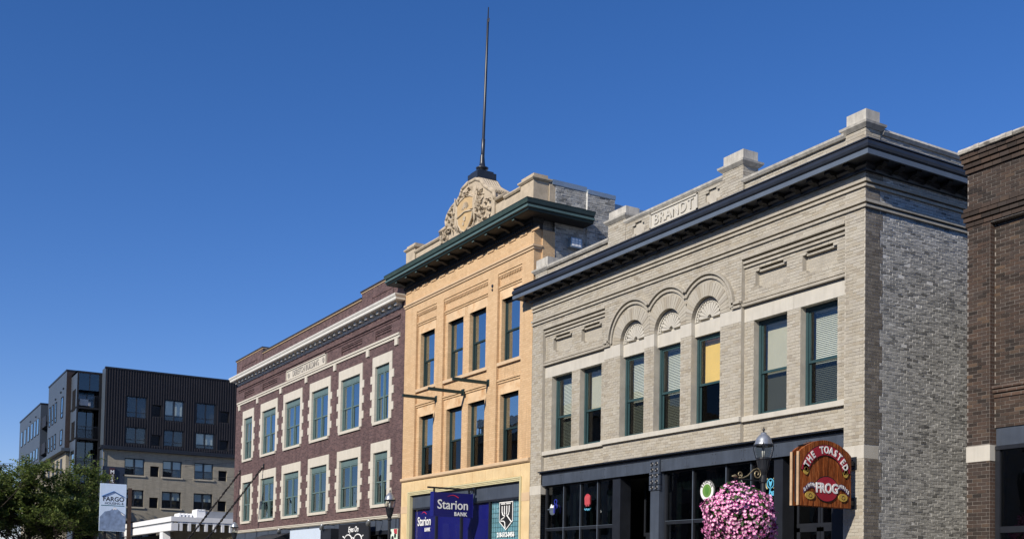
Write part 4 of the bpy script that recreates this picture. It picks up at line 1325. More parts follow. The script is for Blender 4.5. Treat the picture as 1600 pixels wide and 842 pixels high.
mb = MB(); bandx(mb, -13.72, DX1, DR, [(5.62, 5.68, .10), (5.54, 5.60, .07), (5.45, 5.52, .03)]); mb.build('string_course', m_dk_tex, DB)
box('sign_panel', m_panel, DB, -13.70, DX1, DR + .02, DR + .2, 4.50, 4.85, label='plain slate blue fascia panel')
mb = MB()
mb.box(-13.70, DX1, DR - .02, DR + .2, 4.42, 4.50)
for x in (-13.66, -11.5, -9.3, -7.1): mb.box(x - .05, x + .05, DR, DR + .15, 0, 4.42)
mb.box(-13.66, DX1, DR + .01, DR + .14, 2.80, 2.92).box(-13.66, DX1, DR + .01, DR + .3, 0, .5)
dg = mb.build('shop_window_frame', m_black, DB)
for a, b in ((-13.61, -11.55), (-11.45, -9.35), (-9.25, -7.15)):
    for c, d in ((.5, 2.8), (2.92, 4.42)):
        MB().box(a, b, DR + .05, DR + .056, c, d).build('pane', G_sf, dg)
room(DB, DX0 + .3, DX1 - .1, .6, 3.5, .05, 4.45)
mb = wall(-13.73, DX1, 0, 4.86, DR + .3, [(-13.65, DX1 - .1, .5, 4.45)])
mb.build('shop_backing', m_black, DB)

# ================================================================== APARTMENT BLOCK (far left)
AB = thing('apartment_block', 'five storey apartment block with dark ribbed metal over tan brick beyond the tree', 'building', (-112, 6, 0))
m_rib = M('dark_ribbed_metal', (.009, .009, .011), .55, .15, 1, spec=.4)
m_ribl = M('brown_grey_metal_rib', (.03, .026, .027), .5, .15, 1, spec=.4)
m_greyp = M('blue_grey_metal_panel', (.05, .066, .09), .5, .08, .6, spec=.4)
m_tan = brick_tex('tan_brick', (.31, .275, .21), (.37, .33, .25), (.31, .28, .225), bw=.4, bh=.1, ms=.008, mot=.1)
m_tanst = M('tan_cast_stone', (.42, .37, .28), .85, .06)
m_glint = M('pale_interior_blind', (.55, .58, .56), .8, .04)
AX = -105.73
aw = []                                       # (y0,y1,z0,z1,bright)
cols_ = [(1.95, 3.75), (5.42, 7.2), (8.40, 10.2), (13.0, 14.8), (16.2, 18.0)]
rows = [(16.37, 18.33, 'm'), (13.95, 15.46, 'm'), (11.02, 12.58, 't'), (8.08, 9.66, 't'), (5.1, 6.7, 't'), (2.0, 3.8, 't')]
acs = [(4.28, 5.08), (10.72, 11.55), (15.2, 16.0)]
hol_m, hol_t = [], []
for z0, z1, t in rows:
    for y0, y1 in cols_:
        (hol_m if t == 'm' else hol_t).append((y0, y1, z0, z1, .18))
    for y0, y1 in acs:
        (hol_m if t == 'm' else hol_t).append((y0, y1, (z0 + .3) if z0 > 16 else z0 - .05 + .02, (z0 + 1.35) if z0 > 16 else z0 + .95, .4))
mw = wall(0, 30, 13.6, 20.8, 0, hol_m, side=AX).build('metal_wall', m_rib, AB)
tw = wall(0, 30, 0, 13.25, 0, hol_t, side=AX - .12).build('brick_wall', m_tan, AB)
y = .12                                      # standing ribs, each cut round the openings
i = 0
ribmesh = None
while y < 16:
    for a, b in cut(13.62, 20.72, [(h[2] - .04, h[3] + .04) for h in hol_m if h[0] - .06 < y < h[1] + .06]):
        box('rib', m_ribl, mw, AX, AX + .06, y - .035, y + .035, a, b)
    y += .235
MB().box(AX - .3, AX + .10, -.05, 30, 20.72, 20.86).build('roof_edge', m_black, AB)
MB().box(AX - .4, AX + .35, -.35, 30, 13.25, 13.38).box(AX - .4, AX + .22, -.22, 30, 13.38, 13.60).build('ledge', m_black, AB)
MB().box(AX, AX + .03, 0, 30, 16.02, 16.10).build('panel_joint', m_rib, AB)
blinds = {(16.37, 5.42): 1, (13.95, 8.40): 2}
for z0, z1, t in rows[:5]:
    for y0, y1 in cols_[:4]:
        xs_ = AX - (.12 if t == 't' else 0)
        f = MB()
        ym = (y0 + y1) / 2
        for a, b, c, d in ((y0, y0 + .07, z0, z1), (y1 - .07, y1, z0, z1), (y0, y1, z0, z0 + .07), (y0, y1, z1 - .07, z1), (ym - .06, ym + .06, z0, z1), (y0, y1, z0 + (z1 - z0) * (.24 if t == 'm' else .48) - .03, z0 + (z1 - z0) * (.24 if t == 'm' else .48) + .03)):
            f.box(xs_ - .14, xs_ - .08 + (.002 if c > z0 and d < z1 else 0), a, b, c, d)
        wn_ = f.build('window', m_black, AB)
        for a, b in ((y0 + .07, ym - .06), (ym + .06, y1 - .07)):
            MB().box(xs_ - .12, xs_ - .114, a, b, z0 + .07, z1 - .07).build('pane', G, wn_)
            if t == 't' or (z0, y0) in blinds:
                MB().box(xs_ - .26, xs_ - .25, a + .02, b - .05, z0 + (z1 - z0) * (.5 if t == 't' else .28), z1 - .08).build('blind', m_glint, wn_)
        if t == 't':
            box('sill', m_tanst, wn_, AX - .14, AX - .03, y0 - .12, y1 + .12, z0 - .14, z0 - .0)
    for y0, y1 in acs[:2]:
        za, zb = ((z0 + .3), (z0 + 1.35)) if z0 > 16 else (z0 - .03, z0 + .95)
        xs_ = AX - (.12 if t == 't' else 0)
        g_ = MB().box(xs_ - .38, xs_ - .33, y0, y1, za, zb)
        for k in range(7):
            g_.box(xs_ - .32, xs_ - .22, y0 + .03, y1 - .03, za + .08 + k * .12, za + .12 + k * .12)
        g_.build('louvre', m_black, AB)
# street side: balcony stack, projecting bays
X2, Y2, X3, Y4, X5, X6, Y7, X8 = -107.35, -2.18, -110.63, -2.62, -122.1, -125.1, -2.95, -142.6
MB().quad((AX, 0, 13.6), (AX, 0, 20.8), (X2, 0, 20.8), (X2, 0, 13.6)).quad((AX - .12, 0, 0), (AX - .12, 0, 13.25), (X2, 0, 13.25), (X2, 0, 0)).build('return_wall', m_greyp, AB)
box('corner_pipe', m_flash, AB, AX - .05, AX + .03, -.10, -.02, 7.5, 13.25)
bal = MB()
for z in (20.30, 17.02, 14.15, 11.15, 8.1):
    bal.box(X3, X2, Y2, -.01, z, z + (.16 if z < 20 else .2))
for z0, z1 in ((17.18, 20.3), (14.31, 17.02), (11.3, 14.15), (8.25, 11.15), (0, 8.1)):
    bal.box(X2 - .14, X2 - .005, Y2 + .01, Y2 + .15, z0, z1)
    bal.box(X2 - .14, X2 - .005, -.2, -.02, z0, z1)
bst = bal.build('balcony_stack', m_rib, AB)
for z0, z1 in ((18.75, 20.3), (17.18, 18.70), (14.31, 17.02), (11.3, 14.15), (8.25, 11.15)):
    xg = X2 - (.06 if z0 > 18.7 else 1.3)
    MB().box(xg - .006, xg, Y2 + .15, -.2, z0, z1).build('pane', G_sf, bst)
    MB().box(xg - .03, xg + .03, -1.12, -1.05, z0, z1).box(xg - .03, xg + .03, -.24, -.2, z0, z1).build('mullion', m_rib, bst)
for zb in (17.18, 14.31, 11.3, 8.25):
    rl = MB().box(X2 - .03, X2 + .01, Y2 + .1, -.1, zb + 1.05, zb + 1.1)
    for k in range(18):
        yy = Y2 + .15 + k * .108
        rl.box(X2 - .02, X2, yy, yy + .02, zb + .05, zb + 1.05)
    rl.build('railing', m_black, bst)
    cu_ = MB().box(X2 - 1.6, X2 - 1.5, -1.0, -.5, zb, zb + 2.2)
    cu_.build('curtain', m_glint if zb == 11.3 else m_room, bst)
MB().box(X2 - 1.2, X2 - .3, -1.9, -.9, 17.35, 17.7).box(X2 - .8, X2 - .35, -1.85, -1.1, 17.7, 17.95).build('balcony_furniture', m_white, bst)
MB().quad((X2, Y2, 0), (X2, Y2, 20.5), (X3, Y2, 20.5), (X3, Y2, 0)).quad((X3, Y2, 20.5), (X2, Y2, 20.5), (X2, 0, 20.5), (X3, 0, 20.5)).build('balcony_street_wall', m_greyp, bst)
MB().box(X3, X2 - 2.9, Y2 + .05, 0, 0, 20.4).build('balcony_back', m_rib, bst)
for z0, z1 in ((16.9, 18.9), (14.1, 15.9), (11.2, 13.2)):
    MB().box(X3 + .8, X2 - .6, Y2 - .012, Y2 - .004, z0, z1).build('pane', G_hi, bst)
st_ = MB()
st_.quad((X3, Y4, 13.6), (X3, Y4, 21.0), (X5, Y4, 21.0), (X5, Y4, 13.6))
st_.build('street_wall', m_greyp, AB)
MB().quad((X3, Y4, 13.6), (X3, 0, 13.6), (X3, 0, 21.0), (X3, Y4, 21.0)).build('brown_ribbed_return', M('rust_brown_metal', (.03, .019, .015), .5), AB)
MB().box(X5, X3 + .03, Y4 - .06, 10, 20.92, 21.06).box(X8, X6 + .03, Y7 - .06, 10, 19.62, 19.76).build('roof_edge', m_black, AB)
MB().box(X5 - 1, X3 + .5, Y4 - .35, 0, 13.28, 13.58).box(X8, X5 - 1, Y4 - .35, 0, 13.18, 13.45).build('ledge', m_greyp, AB)
MB().box(X8, X3 - .0, Y4 + .15, 10, 0, 13.25).build('street_brick_wall', m_tan, AB)
MB().box(X6, X5 + .05, -1.4, 9, 13.6, 19.2).build('recess_wall', m_rib, AB)
for z in (17.0, 14.2):
    MB().box(X6, X5, Y4 - .2, -1.4, z, z + .15).box(X6, X5, Y4 - .2, Y4 - .14, z + .15, z + 1.1).build('balcony', m_rib, AB)
MB().box(X8, X6, Y7, 10, 13.5, 19.66).build('street_wall', m_greyp, AB)
MB().box(X5, X3 - .05, Y4 + .02, 9, 13.5, 20.95).box(X2 - 14, AX - .45, 1.0, 29.5, .2, 20.7).build('core', m_room, AB)
for zs_ in ((16.7, 18.72), (14.05, 15.55)):
    for x in (-121.2, -119.2, -117.2, -113.4):
        w = .95 if x != -113.4 else 1.25
        f = MB()
        for a, b, c, d in ((x, x + .06, *zs_), (x + w - .06, x + w, *zs_), (x, x + w, zs_[0], zs_[0] + .06), (x, x + w, zs_[1] - .06, zs_[1]), (x, x + w, zs_[0] + .45, zs_[0] + .5)):
            f.box(a, b, Y4 - .06, Y4 - .005, c, d)
        o = f.build('window', m_rib, AB)
        MB().box(x + .06, x + w - .06, Y4 - .03, Y4 - .024, zs_[0] + .06, zs_[1] - .06).build('pane', G_hi, o)
    for x in (-126.6, -128.8, -131.2, -134, -137, -140):
        o = MB().box(x - .62, x + .62, Y7 - .05, Y7 - .005, zs_[0] - .2, zs_[1] - .45).build('window', m_rib, AB)
        MB().box(x - .55, x + .55, Y7 - .06, Y7 - .052, zs_[0] - .13, zs_[1] - .52).build('pane', G_hi, o)
for x in (-113.2, -115.6, -118.2, -121, -124):
    for z0 in (11.3, 8.4):
        o = box('window', m_black, AB, x - .5, x + .5, Y4 + .10, Y4 + .16, z0, z0 + 1.5)
for x, z in ((-112.3, 19.4), (-113.8, 19.25), (-117, 19.0), (-128.5, 18.6), (-133, 18.6)):
    box('vent', m_black, AB, x - .25, x + .25, (Y4 if x > -124 else Y7) - .1, (Y4 if x > -124 else Y7) - .003, z, z + .12)
# dark sign panel with a vertical blade sign on the tan brick
m_dkblue = M('dark_blue_sign_board', (.018, .026, .045), .5, .1)
MS = thing('wall_sign', 'dark blue board with white stacked letters on the tan brick of the apartment block', 'sign', (-105.6, 1.0, 10))
box('board', m_dkblue, MS, AX - .118, AX - .03, .03, 1.96, 8.6, 11.68)
bl = box('letter_blade', M('maroon_sign_board', (.05, .018, .022), .5, .1), MS, AX - .02, AX + .12, .62, 1.06, 8.7, 11.55)
for k, ch_ in enumerate('MERC'):
    text('letter', ch_, .46, (AX + .13, .84, 11.16 - k * .42), m_white, bl, face='side', extrude=.01, offset=.012)

# ================================================================== WHITE CANOPY BUILDING
WB = thing('white_canopy_building', 'low white building with slotted canopy edge beside the purple brown building', 'building', (-86, 4, 0))
m_wp = M('white_painted_metal', (.78, .79, .80), .5, .04, 2)
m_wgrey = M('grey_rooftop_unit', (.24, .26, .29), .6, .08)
WX, WL, WYB = -79.34, -96.4, 16
sl = lambda x: 5.93 - (WX - x) * .0        # level canopy
MB().box(WL, WX, 0, WYB, 5.58, 5.93).build('canopy_roof', m_wp, WB)
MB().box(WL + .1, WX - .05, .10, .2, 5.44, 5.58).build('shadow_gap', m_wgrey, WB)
MB().box(WL, WX - .0, .02, .5, 4.93, 5.44).build('lower_band', m_wp, WB)
MB().box(WX - .45, WX - .05, .5, WYB, 5.46, 5.58).build('edge_beam', m_wp, WB)
y = .02
while y < 14:
    box('fin', m_wp, WB, WX - .40, WX - .012, y if y > .1 else .503, y + .20, 4.93, 5.47); y += .60
box('back_wall', m_tan, WB, WX - 6, WX - 3, 1.0, WYB, 0, 5.5)
box('dark_interior', m_room, WB, WL + .5, WX - 6.2, 1.5, WYB, 0, 4.93)
MB().prism([(WX - 3.6, 0), (WX - 1.6, 0), (WX - 2.7, 4.92), (WX - 3.6, 4.92)], .06, .6).build('sloped_pier', m_wp, WB)
MB().box(WL + .6, WL + 1.2, .1, .6, 0, 4.92).build('pier', m_wp, WB)
for k in range(6):
    z = 5.93
    MB().prismx([(.9 + k * .26, z), (.9 + k * .26 + .16, z), (.9 + k * .26 + .16, z + .34), (.9 + k * .26 + .06, z + .34)], WX - 3 + 0, WX - 1.5).build('roof_fin', m_wp, WB)
u_ = MB().box(WX - 2.2, WX - .9, 2.02, 2.66, 5.93, 6.50).build('roof_unit', m_wp, WB)
MB().box(WX - 2.2, WX - .95, 2.68, 6.0, 5.93, 6.46).build('roof_unit', m_wgrey, WB)
for k in range(3):
    MB().box(WX - 2.2, WX - .85, 2.05 + k * .22, 2.19 + k * .22, 6.5, 6.57).build('roof_rib', m_wp, u_)

# billboard and its timber post
BBD = thing('billboard', 'white billboard with dark lettering, blue roof line and mountain picture behind the tree', 'billboard', (-92, -1.6, 0))
bb = box('board', M('pale_sky_print', (.60, .72, .86), .6, .04), BBD, -92.1, -92.0, -2.60, -.58, 5.2, 9.0)
m_mtn = M('mountain_print', (.20, .27, .40), .6, .35, 2.5)
MB().prismx([(-2.58, 5.25), (-.60, 5.25), (-.60, 6.55), (-1.0, 6.8), (-1.45, 7.15), (-1.8, 6.85), (-2.2, 6.75), (-2.58, 6.3)], -91.998, -91.99).build('mountain_picture', m_mtn, bb)
MB().prismx([(-1.62, 7.0), (-1.45, 7.13), (-1.25, 6.98), (-1.38, 6.92), (-1.45, 6.98), (-1.55, 6.9)], -91.989, -91.985).prismx([(-1.0, 6.72), (-.8, 6.62), (-.62, 6.45), (-.85, 6.52)], -91.989, -91.985).build('snow_cap', m_white, bb)
rl_ = MB()
rl_.tube([(-91.99, -2.45, 7.95), (-91.99, -1.55, 8.38), (-91.99, -.78, 7.98)], .05, 6)
rl_.build('roof_line', M('mid_blue_print', (.03, .12, .32), .5), bb)
text('letters', 'FARGO', .50, (-91.995, -1.55, 7.75), m_black_p, bb, face='side', extrude=.003, offset=.008)
text('small_letters', 'HOUSING &', .27, (-91.995, -1.5, 7.42), m_black_p, bb, face='side', extrude=.003)
MB().box(-91.998, -91.99, -2.5, -.72, 7.22, 7.27).build('rule', M('teal_print', (.02, .13, .16), .5), bb)
MB().box(-92.4, -92.12, -2.2, -2.0, 0, 8.9).box(-92.4, -92.12, -1.2, -1.0, 0, 8.9).build('support', m_rib, BBD)
tp = MB().box(-92.25, -91.95, -.42, -.16, 0, 8.72).box(-92.15, -92.05, -.56, -.42, 8.2, 8.35).box(-92.15, -92.05, -.56, -.42, 5.9, 6.05).build('timber_post', M('dark_timber', (.05, .028, .018), .8, .25, 4))
tag(tp, 'square dark timber post just beside the white billboard', 'post')

# ================================================================== STREET THINGS
# --- street lamps
m_lampglass = glass('lamp_glass', 1.5, (.86, .88, .86), rough=.05)
m_silver = M('weathered_silver_metal', (.42, .44, .45), .35, .2, 12, metal=.7)
m_gold = M('tarnished_gold_scroll', (.30, .25, .15), .4, .2, 20, metal=.5)
def street_lamp(label, loc, bracket):
    L = thing('street_lamp', label, 'street lamp', loc, 'acorn street lamps along the kerb')
    MB().lathe([(.20, 0), (.20, .12), (.15, .2), (.13, .75), (.10, .85), (.062, .95), (.055, 2.4), (.048, 3.72), (.07, 3.74), (.07, 3.80), (.05, 3.82)], 0, 0, 16).build('post', m_black, L, smooth=False, local=True)
    cup = MB().lathe([(.05, 3.80), (.075, 3.86), (.10, 3.93), (.125, 4.10), (.14, 4.115), (.14, 4.15), (.0, 4.15)], 0, 0, 20)
    for k in range(16):
        a = 2 * math.pi * k / 16
        cup.tube([(.078 * math.cos(a), .078 * math.sin(a), 3.87), (.128 * math.cos(a), .128 * math.sin(a), 4.10)], .009, 4)
    cup.build('fitter', m_black, L, local=True)
    MB().lathe([(.115, 4.15), (.145, 4.22), (.168, 4.31), (.165, 4.40)], 0, 0, 20).build('globe', m_lampglass, L, smooth=True, local=True)
    MB().lathe([(.0, 4.16), (.03, 4.16), (.035, 4.3), (.03, 4.36), (.0, 4.37)], 0, 0, 10).build('bulb', m_white, L, smooth=True, local=True)
    MB().lathe([(.175, 4.385), (.178, 4.42), (.165, 4.44), (.15, 4.50), (.115, 4.56), (.07, 4.60), (.055, 4.615), (.05, 4.64), (.0, 4.645)], 0, 0, 20).build('dome', m_silver, L, smooth=True, local=True)
    MB().lathe([(.0, 4.64), (.022, 4.64), (.012, 4.67), (.03, 4.695), (.012, 4.72), (.0, 4.76)], 0, 0, 10).build('finial', m_black, L, smooth=True, local=True)
    rb = MB()
    for k in range(4):
        a = math.pi / 4 + k * math.pi / 2
        rb.tube([(r * math.cos(a), r * math.sin(a), z) for r, z in ((.14, 4.13), (.165, 4.22), (.188, 4.31), (.185, 4.40), (.18, 4.43))], .009, 5)
    rb.lathe([(.17, 4.37), (.187, 4.375), (.187, 4.405), (.17, 4.41)], 0, 0, 20)
    rb.build('cage', m_black, L, local=True)
    if bracket:
        ar = MB()
        ar.tube([(0, -.04, 3.70), (0, -.74, 3.70)], .014, 6)
        ar.lathe([(.055, 3.66), (.07, 3.68), (.07, 3.74), (.055, 3.76)], 0, 0, 14)
        a_ = ar.build('bracket', m_black, L, local=True)
        s = MB()
        def spiral(cy, cz, r0_, turns, a0, sgn):
            return [(0, cy + sgn * (r0_ * (1 - .75 * t)) * math.cos(a0 + turns * 6.283 * t), cz + (r0_ * (1 - .75 * t)) * math.sin(a0 + turns * 6.283 * t)) for t in [k / 22 for k in range(23)]]
        p1 = spiral(-.16, 3.83, .105, 1.4, R(90), -1)
        p2 = spiral(-.60, 3.79, .068, 1.3, R(250), 1)
        s.tube(p1, .013, 6); s.tube(p2, .011, 6)
        s.tube([p1[0], (0, -.26, 3.90), (0, -.40, 3.78), (0, -.52, 3.73), p2[0]], .012, 6)
        s.tube([(0, -.66, 3.74), (0, -.72, 3.755), (0, -.80, 3.745)], [.012, .032, .008], 8)
        s.build('scroll', m_gold, a_, local=True, smooth=True)
    return L
street_lamp('street lamp with scrolled bracket holding the pink flower basket', (-15.78, -4.0, 0), True)
street_lamp('street lamp standing before the joint of the purple and yellow buildings', (-33.15, -4.0, -.10), False)
street_lamp('street lamp before the far corner of the purple brown building', (-50.5, -4.0, -.40), True)

# --- flower basket
FBK = thing('flower_basket', 'big hanging basket overflowing with pink petunias under the lamp bracket', 'flower basket', (-15.78, -4.60, 2.5))
bc = Vector((-15.78, -4.56, 3.08))
m_petal = brick_geo('pink_petals', [(0, (.55, .10, .33)), (.3, (.74, .22, .50)), (.6, (.82, .33, .61)), (.85, (.88, .47, .71)), (1, (.60, .08, .31))], rough=.6, fine=.1, bump=0)
m_eye = M('white_flower_throat', (.85, .78, .74), .6, .05)
m_leaf = brick_geo('petunia_leaves', [(0, (.012, .03, .008)), (.5, (.03, .065, .016)), (1, (.05, .10, .025))], rough=.6, fine=.2, bump=0)
MB().lathe([(.0, 2.62), (.18, 2.65), (.28, 2.80), (.33, 3.02), (.35, 3.04), (.30, 3.02), (.0, 2.98)], bc.x, bc.y, 16).build('basket', M('coir_liner', (.06, .04, .02), .9), FBK)
ch = MB()
for k in range(3):
    a = k * 2.094
    ch.tube([(bc.x, bc.y, 3.69), (bc.x + .33 * math.cos(a), bc.y + .33 * math.sin(a), 3.04)], .008, 5)
ch.build('hanger', m_black, FBK)
fr = random.Random(21)
def blob(d):                                # uneven outline of the mass of flowers
    x, y, z = d
    k = 1 + .08 * math.sin(4.1 * x + 2 * z + 2 * y) + .08 * math.sin(5.3 * y - 3.7 * z + 1) + .06 * math.sin(7 * z + 5 * x - 3 * y)
    return Vector((x * .70, y * .71, z * (.52 if z > 0 else .74))) * k
pet, eye_, lv = MB(), MB(), MB()
for _ in range(3000):
    while True:
        d = Vector((fr.uniform(-1, 1), fr.uniform(-1, 1), fr.uniform(-1, 1)))
        if .1 < d.length < 1: break
    d.normalize()
    if d.z < -.9: continue
    p = bc + blob(d) * (fr.uniform(.84, 1.0) + (fr.uniform(0, .10) if fr.random() < .10 else 0)) + Vector((0, 0, -.03))
    nrm = (d + Vector((fr.uniform(-.55, .55), fr.uniform(-.55, .55), fr.uniform(-.3, .5)))).normalized()
    a = nrm.cross(Vector((0, 0, 1))).normalized(); b = nrm.cross(a)
    r = fr.uniform(.026, .043)
    n0 = len(pet.v); t0 = fr.uniform(0, 6)
    pet.v.append(tuple(p - nrm * .018))
    for k in range(10):
        rr = r * (1.0 if k % 2 else .80)
        t = t0 + 2 * math.pi * k / 10
        pet.v.append(tuple(p + a * rr * math.cos(t) + b * rr * math.sin(t) + nrm * (.004 if k % 2 else -.004)))
    for k in range(10):
        pet.f.append((n0, n0 + 1 + k, n0 + 1 + (k + 1) % 10))
    n1 = len(eye_.v); q_ = p - nrm * .006
    for k in range(5):
        t = 2 * math.pi * k / 5
        eye_.v.append(tuple(q_ + (a * math.cos(t) + b * math.sin(t)) * r * .40))
    eye_.f.append(tuple(n1 + k for k in range(5)))
for _ in range(2600):
    while True:
        d = Vector((fr.uniform(-1, 1), fr.uniform(-1, 1), fr.uniform(-1, 1)))
        if .1 < d.length < 1: break
    d.normalize()
    p = bc + blob(d) * fr.uniform(.70, .97)
    a = Vector((fr.uniform(-1, 1), fr.uniform(-1, 1), fr.uniform(-1, 1))).normalized()
    b = a.cross(d).normalized()
    L = fr.uniform(.035, .065)
    lv.quad(tuple(p - a * L), tuple(p + b * L * .45), tuple(p + a * L), tuple(p - b * L * .45))
pet.build('petals', m_petal, FBK, kind='stuff')
eye_.build('flower_throats', m_eye, FBK, kind='stuff')
lv.build('leaves', m_leaf, FBK, kind='stuff')

# --- wooden pub sign
WS = thing('wooden_pub_sign', 'carved wooden double board sign with red lettering panels by the alley corner', 'sign', (-17.05, -1.0, 3.4))
def wood_mat():
    m, n, l, p = new_mat('varnished_planks')
    g = n.new('ShaderNodeNewGeometry')
    mp = n.new('ShaderNodeMapping'); mp.inputs['Scale'].default_value = (1, 26, 2.2); l.new(g.outputs['Position'], mp.inputs[0])
    f = noise(n, l, mp.outputs[0], 1.4, 6, .65)
    c = ramp(n, l, f, [(.30, (.028, .007, .003)), (.42, (.16, .038, .010)), (.56, (.33, .090, .022)), (.72, (.55, .25, .10))])
    oi = n.new('ShaderNodeObjectInfo')
    c = mixc(n, l, c, ramp(n, l, oi.outputs['Random'], [(0, (.7, .65, .6)), (1, (1.1, 1.1, 1.1))]), 1.0, 'MULTIPLY')
    l.new(c, p.inputs['Base Color']); p.inputs['Roughness'].default_value = .42
    return m
m_wood = wood_mat()
m_woodedge = M('pale_edge_wood', (.45, .30, .18), .7, .2, 8)  # wood of the outer board edges, paler than the planks
m_red = M('crimson_sign_paint', (.36, .022, .040), .5, .08)
m_gold2 = M('gilt_paint', (.50, .34, .07), .5, .15, 20)
m_purp = M('purple_sign_paint', (.07, .035, .10), .5, .1)
SYo, SYi = -1.80, -.22
def topz(y):                                # arched head of the board
    t = (y - SYo) / (SYi - SYo)
    return 4.56 + .30 * math.sin(math.pi * min(1, max(0, t))) ** .8
def board(x0, x1, mat, name):
    n = 11
    w = (SYi - SYo) / n
    par_ = None
    for k in range(n):
        a, b = SYo + k * w, SYo + (k + 1) * w
        off = .004 * ((k * 7) % 3 - 1)
        ps = [(a + .003, 3.42), (b - .003, 3.42), (b - .003, topz(b)), ((a + b) / 2, topz((a + b) / 2)), (a + .003, topz(a))]
        o = fix_normals(MB().prismx(ps, x0 + off, x1 + off).build('plank', mat, WS))
    return
board(-17.07, -17.02, m_wood, 'plank')
board(-17.26, -17.21, m_wood, 'plank')
eb = MB()
for x0, x1 in ((-17.075, -17.015), (-17.265, -17.205)):
    eb.box(x0, x1, SYo - .022, SYo, 3.42, 4.57)
eb.build('edge_strip', m_woodedge, WS)
MB().box(-17.205, -17.075, SYo + .06, SYi - .05, 3.5, 4.5).build('core', m_black, WS)
bkt = MB().box(-17.19, -17.09, SYi - .02, -.0, 4.38, 4.48).box(-17.19, -17.09, SYi - .02, -.0, 3.50, 3.60).box(-17.22, -17.05, -.03, .0, 4.30, 4.58).box(-17.22, -17.05, -.03, .0, 3.42, 3.68).box(-17.18, -17.10, SYi - .01, SYi + .07, 3.42, 4.6)
bkt.tube([(-17.14, SYo + .1, 4.70), (-17.14, SYo + .45, 4.78)], .02, 6)
bkt.build('bracket', m_black, WS)
SCy = (SYo + SYi) / 2
def arcband(name, cz, ri, ro, a0, a1, mat, x, th=.012, cy=SCy):
    mb = MB(); n = 20
    for k in range(n):
        a, b = a0 + (a1 - a0) * k / n, a0 + (a1 - a0) * (k + 1) / n
        mb.prismx([(cy + ri * math.cos(a), cz + ri * math.sin(a)), (cy + ro * math.cos(a), cz + ro * math.sin(a)), (cy + ro * math.cos(b), cz + ro * math.sin(b)), (cy + ri * math.cos(b), cz + ri * math.sin(b))], x, x + th)
    return fix_normals(mb.build(name, mat, WS))
XF = -17.012
arcband('banner_edge', 3.98, .545, .785, R(15), R(165), m_black_p, XF, .008)
bn = arcband('banner', 3.98, .56, .77, R(16), R(164), m_red, XF, .013)
word = 'THE TOASTED'
for k, ch_ in enumerate(word):
    if ch_ == ' ': continue
    a = R(151) - R(122) * k / (len(word) - 1)
    text('letter', ch_, .215, (XF + .016, SCy + .663 * math.cos(a), 3.98 + .663 * math.sin(a)), m_white, bn, face='side', extrude=.006, offset=.006, tilt=a - math.pi / 2, sx=.82)
def disc(name, cy, cz, ry, rz, mat, x, th=.012, n=28):
    return fix_normals(MB().prismx([(cy + ry * math.cos(2 * math.pi * k / n), cz + rz * math.sin(2 * math.pi * k / n)) for k in range(n)], x, x + th).build(name, mat, WS))
disc('medallion_edge', SCy + .02, 3.80, .365, .285, m_black_p, XF, .008)
md = disc('medallion', SCy + .02, 3.80, .345, .265, m_red, XF, .013)
text('letters', 'FROG', .29, (XF + .016, SCy + .02, 3.81), m_white, md, face='side', extrude=.008, offset=.009, sx=.88)
for sgn, wd in ((-1, 'DINING'), (1, 'SPIRITS')):
    rp_ = []
    mbb = MB(); n = 8
    for k in range(n):
        f = lambda t: (SCy + .02 + sgn * (.33 + .36 * t), 3.84 + .05 * math.sin(math.pi * min(1, t * 1.2)) - .10 * t * t)
        (y0, z0), (y1, z1) = f(k / n), f((k + 1) / n)
        mbb.prismx([(y0, z0 - .06), (y1, z1 - .06), (y1, z1 + .055), (y0, z0 + .055)], XF, XF + .011)
    rb_ = fix_normals(mbb.build('ribbon', m_purp, WS))
    for k, ch_ in enumerate(wd):
        t = (k + .6) / (len(wd) + .2)
        tt = t if sgn > 0 else 1 - t
        y0, z0 = f(tt)
        text('letter', ch_, .10, (XF + .013, y0, z0), m_white, rb_, face='side', extrude=.003, offset=.003, sx=.7, tilt=-sgn * .28 * tt)
    e = disc('gilt_coin', SCy + .02 + sgn * .50, 3.64, .14, .085, m_gold2, XF, .013)
    e2 = disc('gilt_coin', SCy + sgn * .60, 4.20, .085, .12, m_gold2, XF, .013)
    for yy, zz, rr in ((SCy + .02 + sgn * .50, 3.64, .05), (SCy + sgn * .60, 4.20, .05)):
        mbr = MB(); mbr.tube([(XF + .014, yy + rr * math.cos(t * .5), zz + rr * .8 * math.sin(t * .5)) for t in range(13)], .008, 5)
        mbr.build('coin_scroll', M('dark_gilt', (.16, .09, .02), .6) if 'dark_gilt' not in bpy.data.materials else bpy.data.materials['dark_gilt'], e if rr and zz < 4 else e2)
